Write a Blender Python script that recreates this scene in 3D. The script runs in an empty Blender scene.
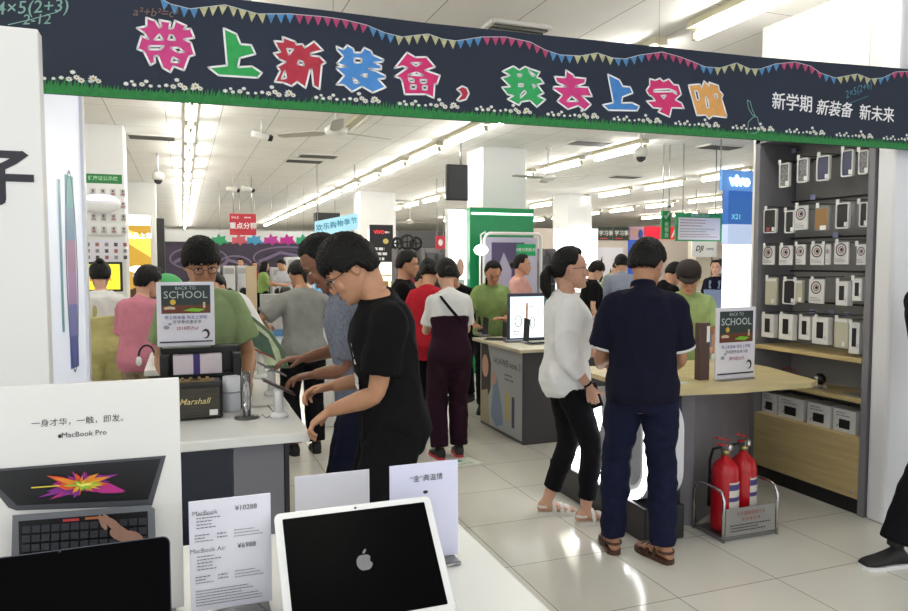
import bpy, bmesh, math, random
from mathutils import Vector, Matrix, noise
R = math.radians
SC = bpy.context.scene
COL = SC.collection
random.seed(7)
# ---------------------------------------------------------------- camera, world, exposure
CH = 1.60; YAW = R(20.6); PIT = R(3.46); FPX = 720.0
cam_d = bpy.data.cameras.new('camera'); cam = bpy.data.objects.new('camera', cam_d); COL.objects.link(cam)
cam_d.sensor_width = 36.0; cam_d.lens = FPX / 908.0 * 36.0; cam_d.clip_start = 0.05; cam_d.clip_end = 200
cam.location = (0, 0, CH); cam.rotation_euler = (R(90) - PIT, 0, -YAW)
SC.camera = cam
w = bpy.data.worlds.new('world'); SC.world = w; w.use_nodes = True
w.node_tree.nodes['Background'].inputs[0].default_value = (0.93, 0.97, 1.0, 1)
w.node_tree.nodes['Background'].inputs[1].default_value = 0.72
SC.view_settings.view_transform = 'Standard'; SC.view_settings.look = 'None'
SC.view_settings.gamma = 1.0; SC.view_settings.use_curve_mapping = False
SC.view_settings.exposure = 0.88
try:
    SC.cycles.max_bounces = 6; SC.cycles.diffuse_bounces = 4; SC.cycles.glossy_bounces = 3
    SC.cycles.transmission_bounces = 4; SC.cycles.transparent_max_bounces = 8
    SC.cycles.caustics_reflective = False; SC.cycles.caustics_refractive = False
    SC.cycles.sample_clamp_indirect = 6
except Exception: pass
TUBE = 20.0          # emission of the lit fluorescent tubes

# ---------------------------------------------------------------- planning helpers: photo pixel -> point on a world plane
_f = Vector((math.sin(YAW)*math.cos(PIT), math.cos(YAW)*math.cos(PIT), -math.sin(PIT)))
_r = Vector((math.cos(YAW), -math.sin(YAW), 0)); _u = _r.cross(_f); _O = Vector((0, 0, CH))
def _ray(px, py): return _f + _r*((px-454)/FPX) - _u*((py-305.5)/FPX)
def atZ(px, py, z=0.0): r = _ray(px, py); return _O + r*((z-CH)/r.z)
def atY(px, py, y): r = _ray(px, py); return _O + r*(y/r.y)
def atX(px, py, x): r = _ray(px, py); return _O + r*(x/r.x)

# ---------------------------------------------------------------- materials
_M = {}
def srgb(c):
    if isinstance(c, str):
        c = c.lstrip('#'); c = [int(c[i:i+2], 16)/255 for i in (0, 2, 4)]
    return tuple((x/12.92 if x <= .04045 else ((x+.055)/1.055)**2.4) for x in c)
def mat(name, col, rough=.55, metal=0., var=0., scale=8., bump=0., bscale=60., emit=0., trans=0., spec=.5, alpha=1., stretch=None):
    """Procedural principled material; var = colour mottling, bump = noise bump."""
    if name in _M: return _M[name]
    m = bpy.data.materials.new(name); m.use_nodes = True; nt = m.node_tree; b = nt.nodes['Principled BSDF']
    c = srgb(col); b.inputs['Base Color'].default_value = (*c, 1)
    b.inputs['Roughness'].default_value = rough; b.inputs['Metallic'].default_value = metal
    b.inputs['Specular IOR Level'].default_value = spec
    if trans: b.inputs['Transmission Weight'].default_value = trans
    if alpha < 1: b.inputs['Alpha'].default_value = alpha
    if emit:
        b.inputs['Emission Color'].default_value = (*c, 1); b.inputs['Emission Strength'].default_value = emit
    if var or bump:
        tc = nt.nodes.new('ShaderNodeTexCoord'); mp = nt.nodes.new('ShaderNodeMapping')
        nt.links.new(tc.outputs['Object'], mp.inputs[0])
        if stretch: mp.inputs['Scale'].default_value = stretch
    if var:
        n = nt.nodes.new('ShaderNodeTexNoise'); n.inputs['Scale'].default_value = scale; n.inputs['Detail'].default_value = 5
        nt.links.new(mp.outputs[0], n.inputs['Vector'])
        rp = nt.nodes.new('ShaderNodeValToRGB'); rp.color_ramp.elements[0].position = .3; rp.color_ramp.elements[1].position = .7
        rp.color_ramp.elements[0].color = (*[x*(1-var) for x in c], 1); rp.color_ramp.elements[1].color = (*[min(1, x*(1+var*.6)) for x in c], 1)
        nt.links.new(n.outputs['Fac'], rp.inputs[0]); nt.links.new(rp.outputs[0], b.inputs['Base Color'])
    if bump:
        n2 = nt.nodes.new('ShaderNodeTexNoise'); n2.inputs['Scale'].default_value = bscale; n2.inputs['Detail'].default_value = 3
        nt.links.new(mp.outputs[0], n2.inputs['Vector'])
        bp = nt.nodes.new('ShaderNodeBump'); bp.inputs['Strength'].default_value = bump; bp.inputs['Distance'].default_value = .01
        nt.links.new(n2.outputs['Fac'], bp.inputs['Height']); nt.links.new(bp.outputs[0], b.inputs['Normal'])
    _M[name] = m; return m

# ---------------------------------------------------------------- mesh helpers
def link(name, me, m=None, parent=None, smooth=False):
    o = bpy.data.objects.new(name, me); COL.objects.link(o)
    if m is not None:
        for k in (m if isinstance(m, (list, tuple)) else [m]): me.materials.append(k)
    if parent is not None: o.parent = parent
    if smooth:
        for p in me.polygons: p.use_smooth = True
    return o
class MB:
    """collects shapes that become ONE mesh"""
    def __init__(s): s.v = []; s.f = []; s.mi = []; s.sm = []
    def add(s, vs, fs, mi=0, smooth=False, M=None):
        b = len(s.v)
        for p in vs: s.v.append((M @ Vector(p)) if M is not None else Vector(p))
        for q in fs: s.f.append([b+i for i in q]); s.mi.append(mi); s.sm.append(smooth)
        return s
    def box(s, c, d, mi=0, M=None, bev=0.):
        x, y, z = [k/2 for k in d]
        c = Vector(c)
        if bev <= 0:
            vs = [c+Vector((a*x, b*y, e*z)) for a in (-1, 1) for b in (-1, 1) for e in (-1, 1)]
            fs = [(0,1,3,2),(4,6,7,5),(0,4,5,1),(2,3,7,6),(0,2,6,4),(1,5,7,3)]
            return s.add(vs, fs, mi, False, M)
        t = min(bev, x*.95, y*.95, z*.95)
        bm = bmesh.new(); bmesh.ops.create_cube(bm, size=1)
        for v in bm.verts: v.co = Vector((v.co.x*d[0], v.co.y*d[1], v.co.z*d[2]))+c
        bmesh.ops.bevel(bm, geom=bm.edges[:], offset=t, segments=2, affect='EDGES', profile=.5)
        bm.verts.index_update()
        s.add([v.co.copy() for v in bm.verts], [[v.index for v in f.verts] for f in bm.faces], mi, False, M); bm.free(); return s
    def b2(s, x0, x1, y0, y1, z0, z1, mi=0, bev=0., M=None):
        return s.box(((x0+x1)/2, (y0+y1)/2, (z0+z1)/2), (abs(x1-x0), abs(y1-y0), abs(z1-z0)), mi, M, bev)
    def prism(s, pts, z0, z1, mi=0, M=None, smooth=False):
        """polygon in local xy extruded along z"""
        n = len(pts); vs = [(p[0], p[1], z0) for p in pts]+[(p[0], p[1], z1) for p in pts]
        s.add(vs, [list(range(n))[::-1], list(range(n, 2*n))], mi, False, M)
        s.add(vs, [(i, (i+1) % n, n+(i+1) % n, n+i) for i in range(n)], mi, smooth, M); return s
    def lathe(s, prof, n=20, mi=0, M=None, c=(0,0,0), caps=True):
        vs = []; c = Vector(c)
        for r, z in prof:
            for i in range(n):
                a = 2*math.pi*i/n; vs.append(c+Vector((r*math.cos(a), r*math.sin(a), z)))
        fs = []
        for j in range(len(prof)-1):
            for i in range(n):
                fs.append((j*n+i, j*n+(i+1) % n, (j+1)*n+(i+1) % n, (j+1)*n+i))
        if caps:
            fs.append(list(range(n))[::-1]); fs.append([(len(prof)-1)*n+i for i in range(n)])
        return s.add(vs, fs, mi, True, M)
    def tube(s, pts, r, n=8, mi=0, M=None, caps=True, flat=None, ref=None):
        """tube along points; r scalar or list; flat = ratio of second radius"""
        pts = [Vector(p) for p in pts]; N = len(pts)
        rs = [r]*N if not isinstance(r, (list, tuple)) else list(r)
        T = []
        for i in range(N):
            t = (pts[min(i+1, N-1)]-pts[max(i-1, 0)]); T.append(t.normalized() if t.length > 1e-9 else Vector((0, 0, 1)))
        a = Vector(ref) if ref is not None else (Vector((0, 0, 1)) if abs(T[0].z) < .9 else Vector((1, 0, 0)))
        u = (a-T[0]*a.dot(T[0])).normalized(); vs = []
        for i in range(N):
            if ref is not None:
                u2 = a-T[i]*a.dot(T[i]); u = u2.normalized() if u2.length > 1e-6 else u
            else:
                u = (u-T[i]*u.dot(T[i])).normalized()
            w_ = T[i].cross(u)
            rr = rs[i]; r1, r2 = (rr if isinstance(rr, tuple) else (rr, rr*(flat or 1)))
            for k in range(n):
                an = 2*math.pi*k/n; vs.append(pts[i]+u*(r1*math.cos(an))+w_*(r2*math.sin(an)))
        fs = [(j*n+i, j*n+(i+1) % n, (j+1)*n+(i+1) % n, (j+1)*n+i) for j in range(N-1) for i in range(n)]
        if caps: fs += [list(range(n))[::-1], [(N-1)*n+i for i in range(n)]]
        return s.add(vs, fs, mi, True, M)
    def ball(s, c, r, n=12, mi=0, M=None):
        c = Vector(c); rx, ry, rz = (r, r, r) if not isinstance(r, (tuple, list)) else r
        m = max(5, n//2+1); vs = [c+Vector((0, 0, -rz))]; fs = []
        for j in range(1, m):
            th = -math.pi/2+math.pi*j/m
            for i in range(n):
                a = 2*math.pi*i/n; vs.append(c+Vector((rx*math.cos(th)*math.cos(a), ry*math.cos(th)*math.sin(a), rz*math.sin(th))))
        vs.append(c+Vector((0, 0, rz))); L = len(vs)-1
        for i in range(n):
            fs.append((0, 1+(i+1) % n, 1+i)); fs.append((L, L-n+i, L-n+(i+1) % n))
            for j in range(m-2): fs.append((1+j*n+i, 1+j*n+(i+1) % n, 1+(j+1)*n+(i+1) % n, 1+(j+1)*n+i))
        return s.add(vs, fs, mi, True, M)
    def addme(s, me, M=None, mi=0):
        s.add([v.co.copy() for v in me.vertices], [list(p.vertices) for p in me.polygons], mi, False, M); return s
    def me(s, name='m', fix=True):
        me = bpy.data.meshes.new(name); me.from_pydata([tuple(p) for p in s.v], [], s.f)
        for p, a, b in zip(me.polygons, s.mi, s.sm): p.material_index = a; p.use_smooth = b
        if fix:
            bm = bmesh.new(); bm.from_mesh(me); bmesh.ops.recalc_face_normals(bm, faces=bm.faces); bm.to_mesh(me); bm.free()
        me.update(); return me
    def build(s, name, m, parent=None): return link(name, s.me(name), m, parent)

def tag(o, label=None, cat=None, group=None, kind=None):
    if label: o['label'] = label
    if cat: o['category'] = cat
    if group: o['group'] = group
    if kind: o['kind'] = kind
    return o
def empty(name, label, cat, loc=(0,0,0), rz=0., group=None):
    o = bpy.data.objects.new(name, None); COL.objects.link(o); o.empty_display_size = .1
    o.location = loc; o.rotation_euler = (0, 0, rz); tag(o, label, cat, group); return o
ORD = 'first second third fourth fifth sixth seventh eighth ninth tenth eleventh twelfth thirteenth fourteenth fifteenth sixteenth seventeenth eighteenth nineteenth'.split()
def struct(name, mb, m): o = mb.build(name, m); o['kind'] = 'structure'; return o
def copy_tree(o, parent=None):
    c = o.copy(); COL.objects.link(c)
    if parent is not None: c.parent = parent
    for ch in list(o.children): copy_tree(ch, c)
    return c
def text_mesh(body, size, off=0., shear=0., spacing=1., align='CENTER'):
    cu = bpy.data.curves.new('t', 'FONT'); cu.body = body; cu.size = size; cu.offset = off; cu.shear = shear
    cu.space_character = spacing; cu.align_x = align; cu.align_y = 'CENTER'; cu.resolution_u = 2
    o = bpy.data.objects.new('t', cu); COL.objects.link(o)
    dg = bpy.context.evaluated_depsgraph_get(); dg.update()
    me = bpy.data.meshes.new_from_object(o.evaluated_get(dg)); bpy.data.objects.remove(o); bpy.data.curves.remove(cu); return me
def frame(o, x, z=(0,0,1)):
    """matrix whose local X is x, local Y (text up) is z-ish, origin o"""
    x = Vector(x).normalized(); z = Vector(z); n = x.cross(z).normalized(); y = n.cross(x)
    M = Matrix.Identity(4)
    for i in range(3): M[i][0] = x[i]; M[i][1] = y[i]; M[i][2] = n[i]; M[i][3] = o[i]
    return M
def write(name, body, size, o, m, parent, x=(1,0,0), up=(0,0,1), off=0., **k):
    me = text_mesh(body, size, off, **k); me.transform(frame(Vector(o), x, up)); return link(name, me, m, parent)
def fill2d(loops):
    """flat filled mesh from 2D loops (outer + holes)"""
    cu = bpy.data.curves.new('c', 'CURVE'); cu.dimensions = '2D'; cu.fill_mode = 'BOTH'
    for L in loops:
        sp = cu.splines.new('POLY'); sp.points.add(len(L)-1); sp.use_cyclic_u = True
        for p, q in zip(sp.points, L): p.co = (q[0], q[1], 0, 1)
    o = bpy.data.objects.new('c', cu); COL.objects.link(o)
    dg = bpy.context.evaluated_depsgraph_get(); dg.update()
    me = bpy.data.meshes.new_from_object(o.evaluated_get(dg)); bpy.data.objects.remove(o); bpy.data.curves.remove(cu); return me
def rrect(w, h, r, n=5):
    pts = []
    for cx, cy, a0 in ((w/2-r, h/2-r, 0), (-w/2+r, h/2-r, 90), (-w/2+r, -h/2+r, 180), (w/2-r, -h/2+r, 270)):
        for i in range(n+1):
            a = R(a0+90*i/n); pts.append((cx+r*math.cos(a), cy+r*math.sin(a)))
    return pts

white = mat('white_laminate', '#e9e9e6', .35, var=.03, scale=3)
white_gloss = mat('white_gloss', '#f1f1f0', .18)
acrylic = mat('clear_acrylic', '#f4f7fa', .05, trans=.9, spec=.5)
paper = mat('white_paper', '#eceaf6', .6)
steel = mat('brushed_steel', '#b8b8b8', .3, 1., var=.1, scale=20)
black_pl = mat('black_plastic', '#0d0d0f', .4)
dark_gr = mat('dark_grey_laminate', '#55535a', .5, var=.08, scale=14)

class Print:
    """flat printed artwork on a panel; u,v in metres from the panel's lower-left corner; one mesh, several inks"""
    def __init__(s, M, lift=.0006): s.M = M; s.mb = MB(); s.ms = []; s.k = 1; s.l = lift
    def _i(s, m):
        if m not in s.ms: s.ms.append(m)
        return s.ms.index(m)
    def _M(s): s.k += 1; return s.M @ Matrix.Translation((0, 0, s.l*s.k*.35+s.l))
    def poly(s, pts, m): s.mb.add([(p[0], p[1], 0) for p in pts], [list(range(len(pts)))], s._i(m), False, s._M()); return s
    def rect(s, u0, v0, u1, v1, m): return s.poly([(u0, v0), (u1, v0), (u1, v1), (u0, v1)], m)
    def ell(s, u, v, a, b, m, n=20, rot=0.):
        c, d = math.cos(rot), math.sin(rot)
        return s.poly([(u+a*math.cos(6.2832*i/n)*c-b*math.sin(6.2832*i/n)*d, v+a*math.cos(6.2832*i/n)*d+b*math.sin(6.2832*i/n)*c) for i in range(n)], m)
    def ring(s, u, v, a, b, t, m, n=28):
        M = s._M(); vs = [(u+(a-q*t)*math.cos(6.2832*i/n), v+(b-q*t)*math.sin(6.2832*i/n), 0) for q in (0, 1) for i in range(n)]
        s.mb.add(vs, [(i, (i+1) % n, n+(i+1) % n, n+i) for i in range(n)], s._i(m), False, M); return s
    def line(s, pts, wd, m):
        M = s._M()
        for a, b in zip(pts, pts[1:]):
            dx, dy = b[0]-a[0], b[1]-a[1]; L = math.hypot(dx, dy) or 1; nx, ny = -dy/L*wd/2, dx/L*wd/2
            s.mb.add([(a[0]+nx, a[1]+ny, 0), (a[0]-nx, a[1]-ny, 0), (b[0]-nx, b[1]-ny, 0), (b[0]+nx, b[1]+ny, 0)], [(0, 1, 2, 3)], s._i(m), False, M)
        for a in pts: s.mb.add([(a[0]+wd/2*math.cos(i*.785), a[1]+wd/2*math.sin(i*.785), 0) for i in range(8)], [list(range(8))], s._i(m), False, M)
        return s
    def text(s, body, u, v, size, m, off=0., **k):
        s.mb.addme(text_mesh(body, size, off if size > .05 else 0, **k), s._M() @ Matrix.Translation((u, v, 0)), s._i(m)); return s
    def rows(s, u0, u1, v0, v1, n, m, t=.35, seed=1):
        """illegible small print: rows of short dashes"""
        rn = random.Random(seed); h = (v1-v0)/n; M = s._M(); i_ = s._i(m)
        for j in range(n):
            y = v1-(j+.5)*h; x = u0; end = u0+(u1-u0)*rn.uniform(.55, 1)
            while x < end:
                w_ = h*rn.uniform(.35, 1.1); x2 = min(end, x+w_)
                s.mb.add([(x, y-h*t/2, 0), (x2, y-h*t/2, 0), (x2, y+h*t/2, 0), (x, y+h*t/2, 0)], [(0, 1, 2, 3)], i_, False, M); x = x2+h*.25
        return s
    def build(s, name, parent): return link(name, s.mb.me(name, fix=False), s.ms, parent)
def plane_frame(o, xdir, up=(0,0,1)): return frame(Vector(o), xdir, up)
# ================================================================ people
def _remesh(mb, voxel, smooth=3):
    me = mb.me('tmp'); o = bpy.data.objects.new('tmp', me); COL.objects.link(o)
    r = o.modifiers.new('r', 'REMESH'); r.mode = 'VOXEL'; r.voxel_size = voxel; r.adaptivity = 0
    if smooth:
        s = o.modifiers.new('s', 'SMOOTH'); s.factor = .5; s.iterations = smooth
    dg = bpy.context.evaluated_depsgraph_get(); dg.update()
    res = bpy.data.meshes.new_from_object(o.evaluated_get(dg)); bpy.data.objects.remove(o); bpy.data.meshes.remove(me)
    for p in res.polygons: p.use_smooth = True
    return res
def _folds(me, amp, sc=(9, 9, 5), seed=0.):
    if amp <= 0: return
    ns = [v.normal.copy() for v in me.vertices]
    for v, n in zip(me.vertices, ns):
        p = Vector((v.co.x*sc[0]+seed, v.co.y*sc[1], v.co.z*sc[2]+v.co.x*3))
        a = noise.noise(p); b = noise.noise(p*2.3+Vector((5, 1, 2)))
        v.co += n*(amp*(1.0-2.2*abs(a))*.8+amp*.35*b)
def _sm(a, b, x):
    t = max(0., min(1., (x-a)/(b-a))); return t*t*(3-2*t)
class Rig:
    def __init__(s, h, wid, lean, bend, side, twist, pel):
        s.k = h/1.70; s.w = wid; s.lean = R(lean); s.bend = R(bend); s.side = R(side); s.tw = R(twist); s.pel = Vector(pel)
        s.P = {}; z = .80; p = Vector((0, 0, .80)); s.tab = []
        while z < 1.60:
            s.tab.append((z, p.copy(), s.rot(z))); z += .01; p = p+s.rot(z) @ Vector((0, 0, .01))
        # keep pelvis (z .92) fixed
        q = s.raw(.92)[0]
        s.off = Vector((0, 0, .92))-q
    def rot(s, z):
        a = -(s.lean*_sm(.84, 1.02, z)+s.bend*_sm(1.0, 1.38, z)); b = s.side*_sm(.9, 1.3, z); t = s.tw*_sm(.95, 1.35, z)
        return (Matrix.Rotation(t, 3, 'Z') @ Matrix.Rotation(a, 3, 'X') @ Matrix.Rotation(b, 3, 'Y'))
    def raw(s, z):
        i = (z-.80)/.01; i0 = max(0, min(len(s.tab)-2, int(i))); f = i-i0
        return s.tab[i0][1].lerp(s.tab[i0+1][1], f), s.tab[i0][2]
    def S(s, z):
        p, m = s.raw(z); return (p+s.off+s.pel)*s.k, m
    def pt(s, x, y, z):
        p, m = s.S(z); return p+m @ Vector((x*s.w*s.k, y*s.k, 0))
TORSO = [(.80,.10,.085,0), (.84,.148,.105,-.005), (.90,.168,.118,-.012), (.96,.165,.115,-.008), (1.03,.148,.103,0), (1.12,.145,.102,.004),
         (1.22,.158,.112,.006), (1.30,.170,.113,.004), (1.355,.166,.102,-.004), (1.395,.136,.086,-.012), (1.43,.088,.066,-.014), (1.47,.058,.058,-.006)]
def _torso(mb, g, z0, z1, ease=0., fat=0., n=28, bust=0., fem=False, hem=None):
    secs = [t for t in TORSO if z0 < t[0] < z1]
    def at(z):
        for a, b in zip(TORSO, TORSO[1:]):
            if a[0] <= z <= b[0]:
                f = (z-a[0])/(b[0]-a[0]); return tuple(a[i]+(b[i]-a[i])*f for i in range(4))
        return TORSO[0] if z < .8 else TORSO[-1]
    zs = [z0]+[t[0] for t in secs]+[z1]; vs = []
    for z in zs:
        _, rx, ry, oy = at(max(z, .80)); c, m = g.S(z)
        if fem: rx *= (.94 if z > 1.2 else 1.0)*(.93 if 1.0 < z < 1.15 else 1.0)
        if hem and z < 1.1: rx += hem*_sm(1.1, .85, z) if False else hem*(1-_sm(.85, 1.12, z)); ry += hem*(1-_sm(.85, 1.12, z))
        e = ease*(1 if z < 1.40 else .6)
        f = fat*(1-_sm(1.2, 1.4, z))*_sm(.82, 1.0, z)
        rx = rx*g.w*(1+f*.4)+e; ry = ry+e+f*.06
        for i in range(n):
            a = 2*math.pi*i/n; ca, sa = math.cos(a), math.sin(a)
            x = rx*math.copysign(abs(ca)**.88, ca); y = ry*math.copysign(abs(sa)**.88, sa)
            if bust and sa > 0 and 1.16 < z < 1.34: y += bust*sa*(1-abs((z-1.25)/.09))*(.6+.4*abs(math.sin(2*a)))
            vs.append(c+m @ (Vector((x, y+oy+f*.03, 0))*g.k))
    N = len(zs); fs = [(j*n+i, j*n+(i+1) % n, (j+1)*n+(i+1) % n, (j+1)*n+i) for j in range(N-1) for i in range(n)]
    fs += [list(range(n))[::-1], [(N-1)*n+i for i in range(n)]]
    mb.add(vs, fs)
def _ik(a, b, l1, l2, hint):
    d = b-a; L = d.length; mx = (l1+l2)*.999
    if L > mx: b = a+d*(mx/L); d = b-a; L = mx
    x = (l1*l1-l2*l2+L*L)/(2*L); h = math.sqrt(max(0, l1*l1-x*x)); n = d.normalized()
    hv = Vector(hint); hv = hv-n*hv.dot(n); hv = hv.normalized() if hv.length > 1e-6 else Vector((0, -1, 0))
    return a+n*x+hv*h, b
def _limb(mb, pts, rs, n=14, sub=4):
    """tapered limb through joints with rounded bends; capped by balls"""
    P = []; Q = []
    for i in range(len(pts)-1):
        for j in range(sub):
            t = j/sub; P.append(pts[i].lerp(pts[i+1], t)); Q.append(rs[i]+(rs[i+1]-rs[i])*t)
    P.append(pts[-1]); Q.append(rs[-1])
    for _ in range(2):
        P2 = P[:]
        for i in range(1, len(P)-1): P2[i] = (P[i-1]+P[i]*2+P[i+1])/4
        P = P2
    mb.tube(P, Q, n)
    return P
HEADSEC = [(.00,.022,.066,.036),(.04,.034,.082,.020),(.10,.047,.087,.004),(.18,.058,.086,-.030),(.26,.065,.086,-.062),(.36,.070,.086,-.084),
           (.46,.073,.084,-.096),(.53,.075,.083,-.101),(.60,.077,.090,-.103),(.70,.077,.088,-.101),(.80,.071,.077,-.092),(.89,.057,.057,-.072),(.96,.036,.030,-.045),(1.0,.012,.005,-.018)]
def _head(mb, M, k, det, fem=False):
    n = 28; vs = []
    for t, hw, yf, yb in HEADSEC:
        z = (-.1175+.235*t); hw *= (.95 if fem and t < .4 else 1); c = (yf+yb)/2; ry = (yf-yb)/2
        for i in range(n):
            a = 2*math.pi*i/n; vs.append((hw*math.copysign(abs(math.cos(a))**.9, math.cos(a)), c+ry*math.sin(a), z))
    N = len(HEADSEC); fs = [(j*n+i, j*n+(i+1) % n, (j+1)*n+(i+1) % n, (j+1)*n+i) for j in range(N-1) for i in range(n)]
    fs += [list(range(n))[::-1], [(N-1)*n+i for i in range(n)]]
    mb.add(vs, fs, M=M)
    mb.tube([(0,.080,.010), (0,.092,-.010), (0,.102,-.030)], [.008,.011,.014], 10, M=M)       # nose
    mb.ball((0,.098,-.036), (.017,.013,.010), 10, M=M)
    for sx in (-1, 1):
        mb.ball((sx*.034,.070,-.026), (.024,.019,.026), 10, M=M)                               # cheeks
        mb.tube([(sx*.012,.088,.022), (sx*.034,.085,.026), (sx*.052,.072,.018)], [.007,.008,.006], 8, M=M)   # brow ridge
        E = M @ Matrix.Translation((sx*.076,-.012,-.004)) @ Matrix.Rotation(R(-sx*18), 4, 'Z')
        mb.ball((0, 0, 0), (.008,.018,.031), 12, M=E)
    mb.ball((0,.083,-.064), (.024,.012,.014), 10, M=M)                                         # mouth mound
    mb.ball((0,.076,-.100), (.020,.014,.014), 10, M=M)                                         # chin
def _face_bits(mb, M, fem):
    """slots: 1 eye white 2 iris 3 brow/lash 4 lips"""
    for sx in (-1, 1):
        mb.ball((sx*.031,.0775,.003), (.0135,.009,.0058), 12, 1, M)
        mb.ball((sx*.031,.0835,.003), (.0058,.0042,.0056), 10, 2, M)
        mb.tube([(sx*.015,.087,.006), (sx*.030,.0885,.0105), (sx*.046,.080,.006)], .0019, 6, 3, M)
        mb.tube([(sx*.012,.0925,.024), (sx*.030,.0940,.031), (sx*.052,.079,.025)], [.0022,.0032,.0014] if not fem else [.0014,.002,.001], 6, 3, M)
    mb.tube([(-.023,.088,-.064), (-.008,.0955,-.060), (0,.0955,-.0615), (.008,.0955,-.060), (.023,.088,-.064)], [.001,.0034,.003,.0034,.001], 8, 4, M)
    mb.tube([(-.021,.088,-.066), (0,.0955,-.070), (.021,.088,-.066)], [.001,.0042,.001], 8, 4, M)
def _hair(style, M, det, seed=0, thick=1.):
    """cap of hair over the skull with a hairline; style short / bowl / back / bald"""
    mb = MB(); nl, nt = (120, 64) if det > 1 else ((64, 36) if det == 1 else (36, 22))
    c0 = Vector((0, -.008, .012)); rad = (.0795, .0995, .1075)
    fr = {'short': 38, 'bowl': 14, 'back': 50, 'fringe': 8, 'crop': 44, 'cap': 30}[style]
    sd = {'short': 4, 'bowl': -8, 'back': 12, 'fringe': -12, 'crop': 14, 'cap': -6}[style]
    nape = {'short': -34, 'bowl': -42, 'back': -34, 'fringe': -42, 'crop': -26, 'cap': -42}[style]
    tt = {'short': .019, 'bowl': .022, 'back': .016, 'fringe': .020, 'crop': .011, 'cap': .018}[style]*thick
    def line(ph):
        a = abs(ph)
        if a < 45: return fr
        if a < 72: return fr+(sd-fr)*_sm(45, 72, a)
        if a < 98: return sd
        return sd+(nape-sd)*_sm(98, 128, a)
    vs = []
    for j in range(nt+1):
        th = -60+150*j/nt
        for i in range(nl):
            ph = -180+360*i/nl; a = R(ph); e = R(th)
            d = Vector((math.sin(a)*math.cos(e), math.cos(a)*math.cos(e), math.sin(e)))
            rr = 1/math.sqrt((d.x/rad[0])**2+(d.y/rad[1])**2+(d.z/rad[2])**2)
            jit = 6*noise.noise(Vector((ph*.16, seed, 3)))+3*noise.noise(Vector((ph*.6, seed, 7)))
            over = th-line(ph)-jit
            t = tt*(.62+.38*_sm(0, 70, th))
            st = noise.noise(Vector((d.x*16+seed, d.y*16, d.z*5)))*.0045+noise.noise(Vector((d.x*45, d.y*45+seed, d.z*9)))*.0026
            if over > 0: r_ = rr+.002+(t+st)*min(1., .35+over/16)
            else: r_ = rr*(.90 if over > -3 else .72)
            vs.append(c0+d*r_)
    fs = [(j*nl+i, j*nl+(i+1) % nl, (j+1)*nl+(i+1) % nl, (j+1)*nl+i) for j in range(nt) for i in range(nl)]
    fs.append([nt*nl+i for i in range(nl)]); fs.append(list(range(nl))[::-1])
    mb.add(vs, fs, smooth=True, M=M); return mb
def _hand(mb, w_, d, n, side, curl, k, spread=0.):
    d = Vector(d).normalized(); n = Vector(n); n = (n-d*n.dot(d)).normalized(); l = (d.cross(n) if side > 0 else n.cross(d)).normalized()
    P = lambda a, b, c: w_+(d*a+l*b+n*c)*k
    secs = [(-.01,.025,.018), (.02,.030,.018), (.045,.038,.017), (.07,.041,.015), (.088,.040,.012)]
    vs = []; m = 14
    for a, hw, hh in secs:
        for i in range(m):
            an = 2*math.pi*i/m; vs.append(P(a, hw*math.cos(an), hh*math.sin(an)))
    fs = [(j*m+i, j*m+(i+1) % m, (j+1)*m+(i+1) % m, (j+1)*m+i) for j in range(4) for i in range(m)]
    fs += [list(range(m))[::-1], [4*m+i for i in range(m)]]; mb.add(vs, fs)
    for q, (b, base, L) in enumerate(((.031,.080,.074), (.0105,.086,.083), (-.0105,.083,.077), (-.0305,.074,.060))):
        c = curl[q] if isinstance(curl, (list, tuple)) else curl*(1+.08*q)
        dd = (d+l*(b*spread*10)).normalized(); p = P(base-.02, b*.95, 0); pts = [p]; ang = 0
        p = P(base, b, 0); pts.append(p)
        for seg, cc in ((.45, .55), (.30, .9), (.25, .7)):
            ang += c*cc; p = p+(dd*math.cos(ang)+n*math.sin(ang))*(L*seg*k); pts.append(p)
        rr = [.0088,.0094,.0086,.0080,.0062]; mb.tube(pts, [x*k for x in rr], 10); mb.ball(pts[-1], .0064*k, 8)
    td = (d*.62+l*.72+n*.28).normalized(); p = P(.012, .016, .004); pts = [p]; p = P(.034, .034, .008); pts.append(p)
    for seg, ad in ((.036, 0), (.030, .35)):
        t2 = (td+d*ad+n*ad*.5).normalized(); p = p+t2*seg*k; pts.append(p)
    mb.tube(pts, [x*k for x in (.013,.0128,.0105,.0078)], 10); mb.ball(pts[-1], .008*k, 8)
def _foot(mb, ank, yaw, k, ease=0., z0=0.):
    """foot or shoe volume; ank = ankle point, sole on z0"""
    f = Vector((math.sin(yaw), math.cos(yaw), 0)); l = Vector((f.y, -f.x, 0))
    secs = [(-.062,.018,.020,.030), (-.055,.030,.034,.055), (-.03,.035,.045,.085), (.01,.035,.045,.085), (.05,.038,.036,.066), (.09,.044,.028,.048), (.13,.047,.022,.036), (.16,.042,.018,.028), (.185,.028,.014,.020)]
    vs = []; n = 16; base = Vector((ank.x, ank.y, z0))
    for a, hw, hh, top in secs:
        cz = top/2+ease*.3
        for i in range(n):
            an = 2*math.pi*i/n; z = (cz+(top/2+ease)*math.sin(an))
            vs.append(base+(f*(a*(1+ease*2.5)*1.0)+l*((hw+ease)*math.cos(an)))*k+Vector((0, 0, max(0.002, z)*k)))
    fs = [(j*n+i, j*n+(i+1) % n, (j+1)*n+(i+1) % n, (j+1)*n+i) for j in range(len(secs)-1) for i in range(n)]
    fs += [list(range(n))[::-1], [(len(secs)-1)*n+i for i in range(n)]]; mb.add(vs, fs)
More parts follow.
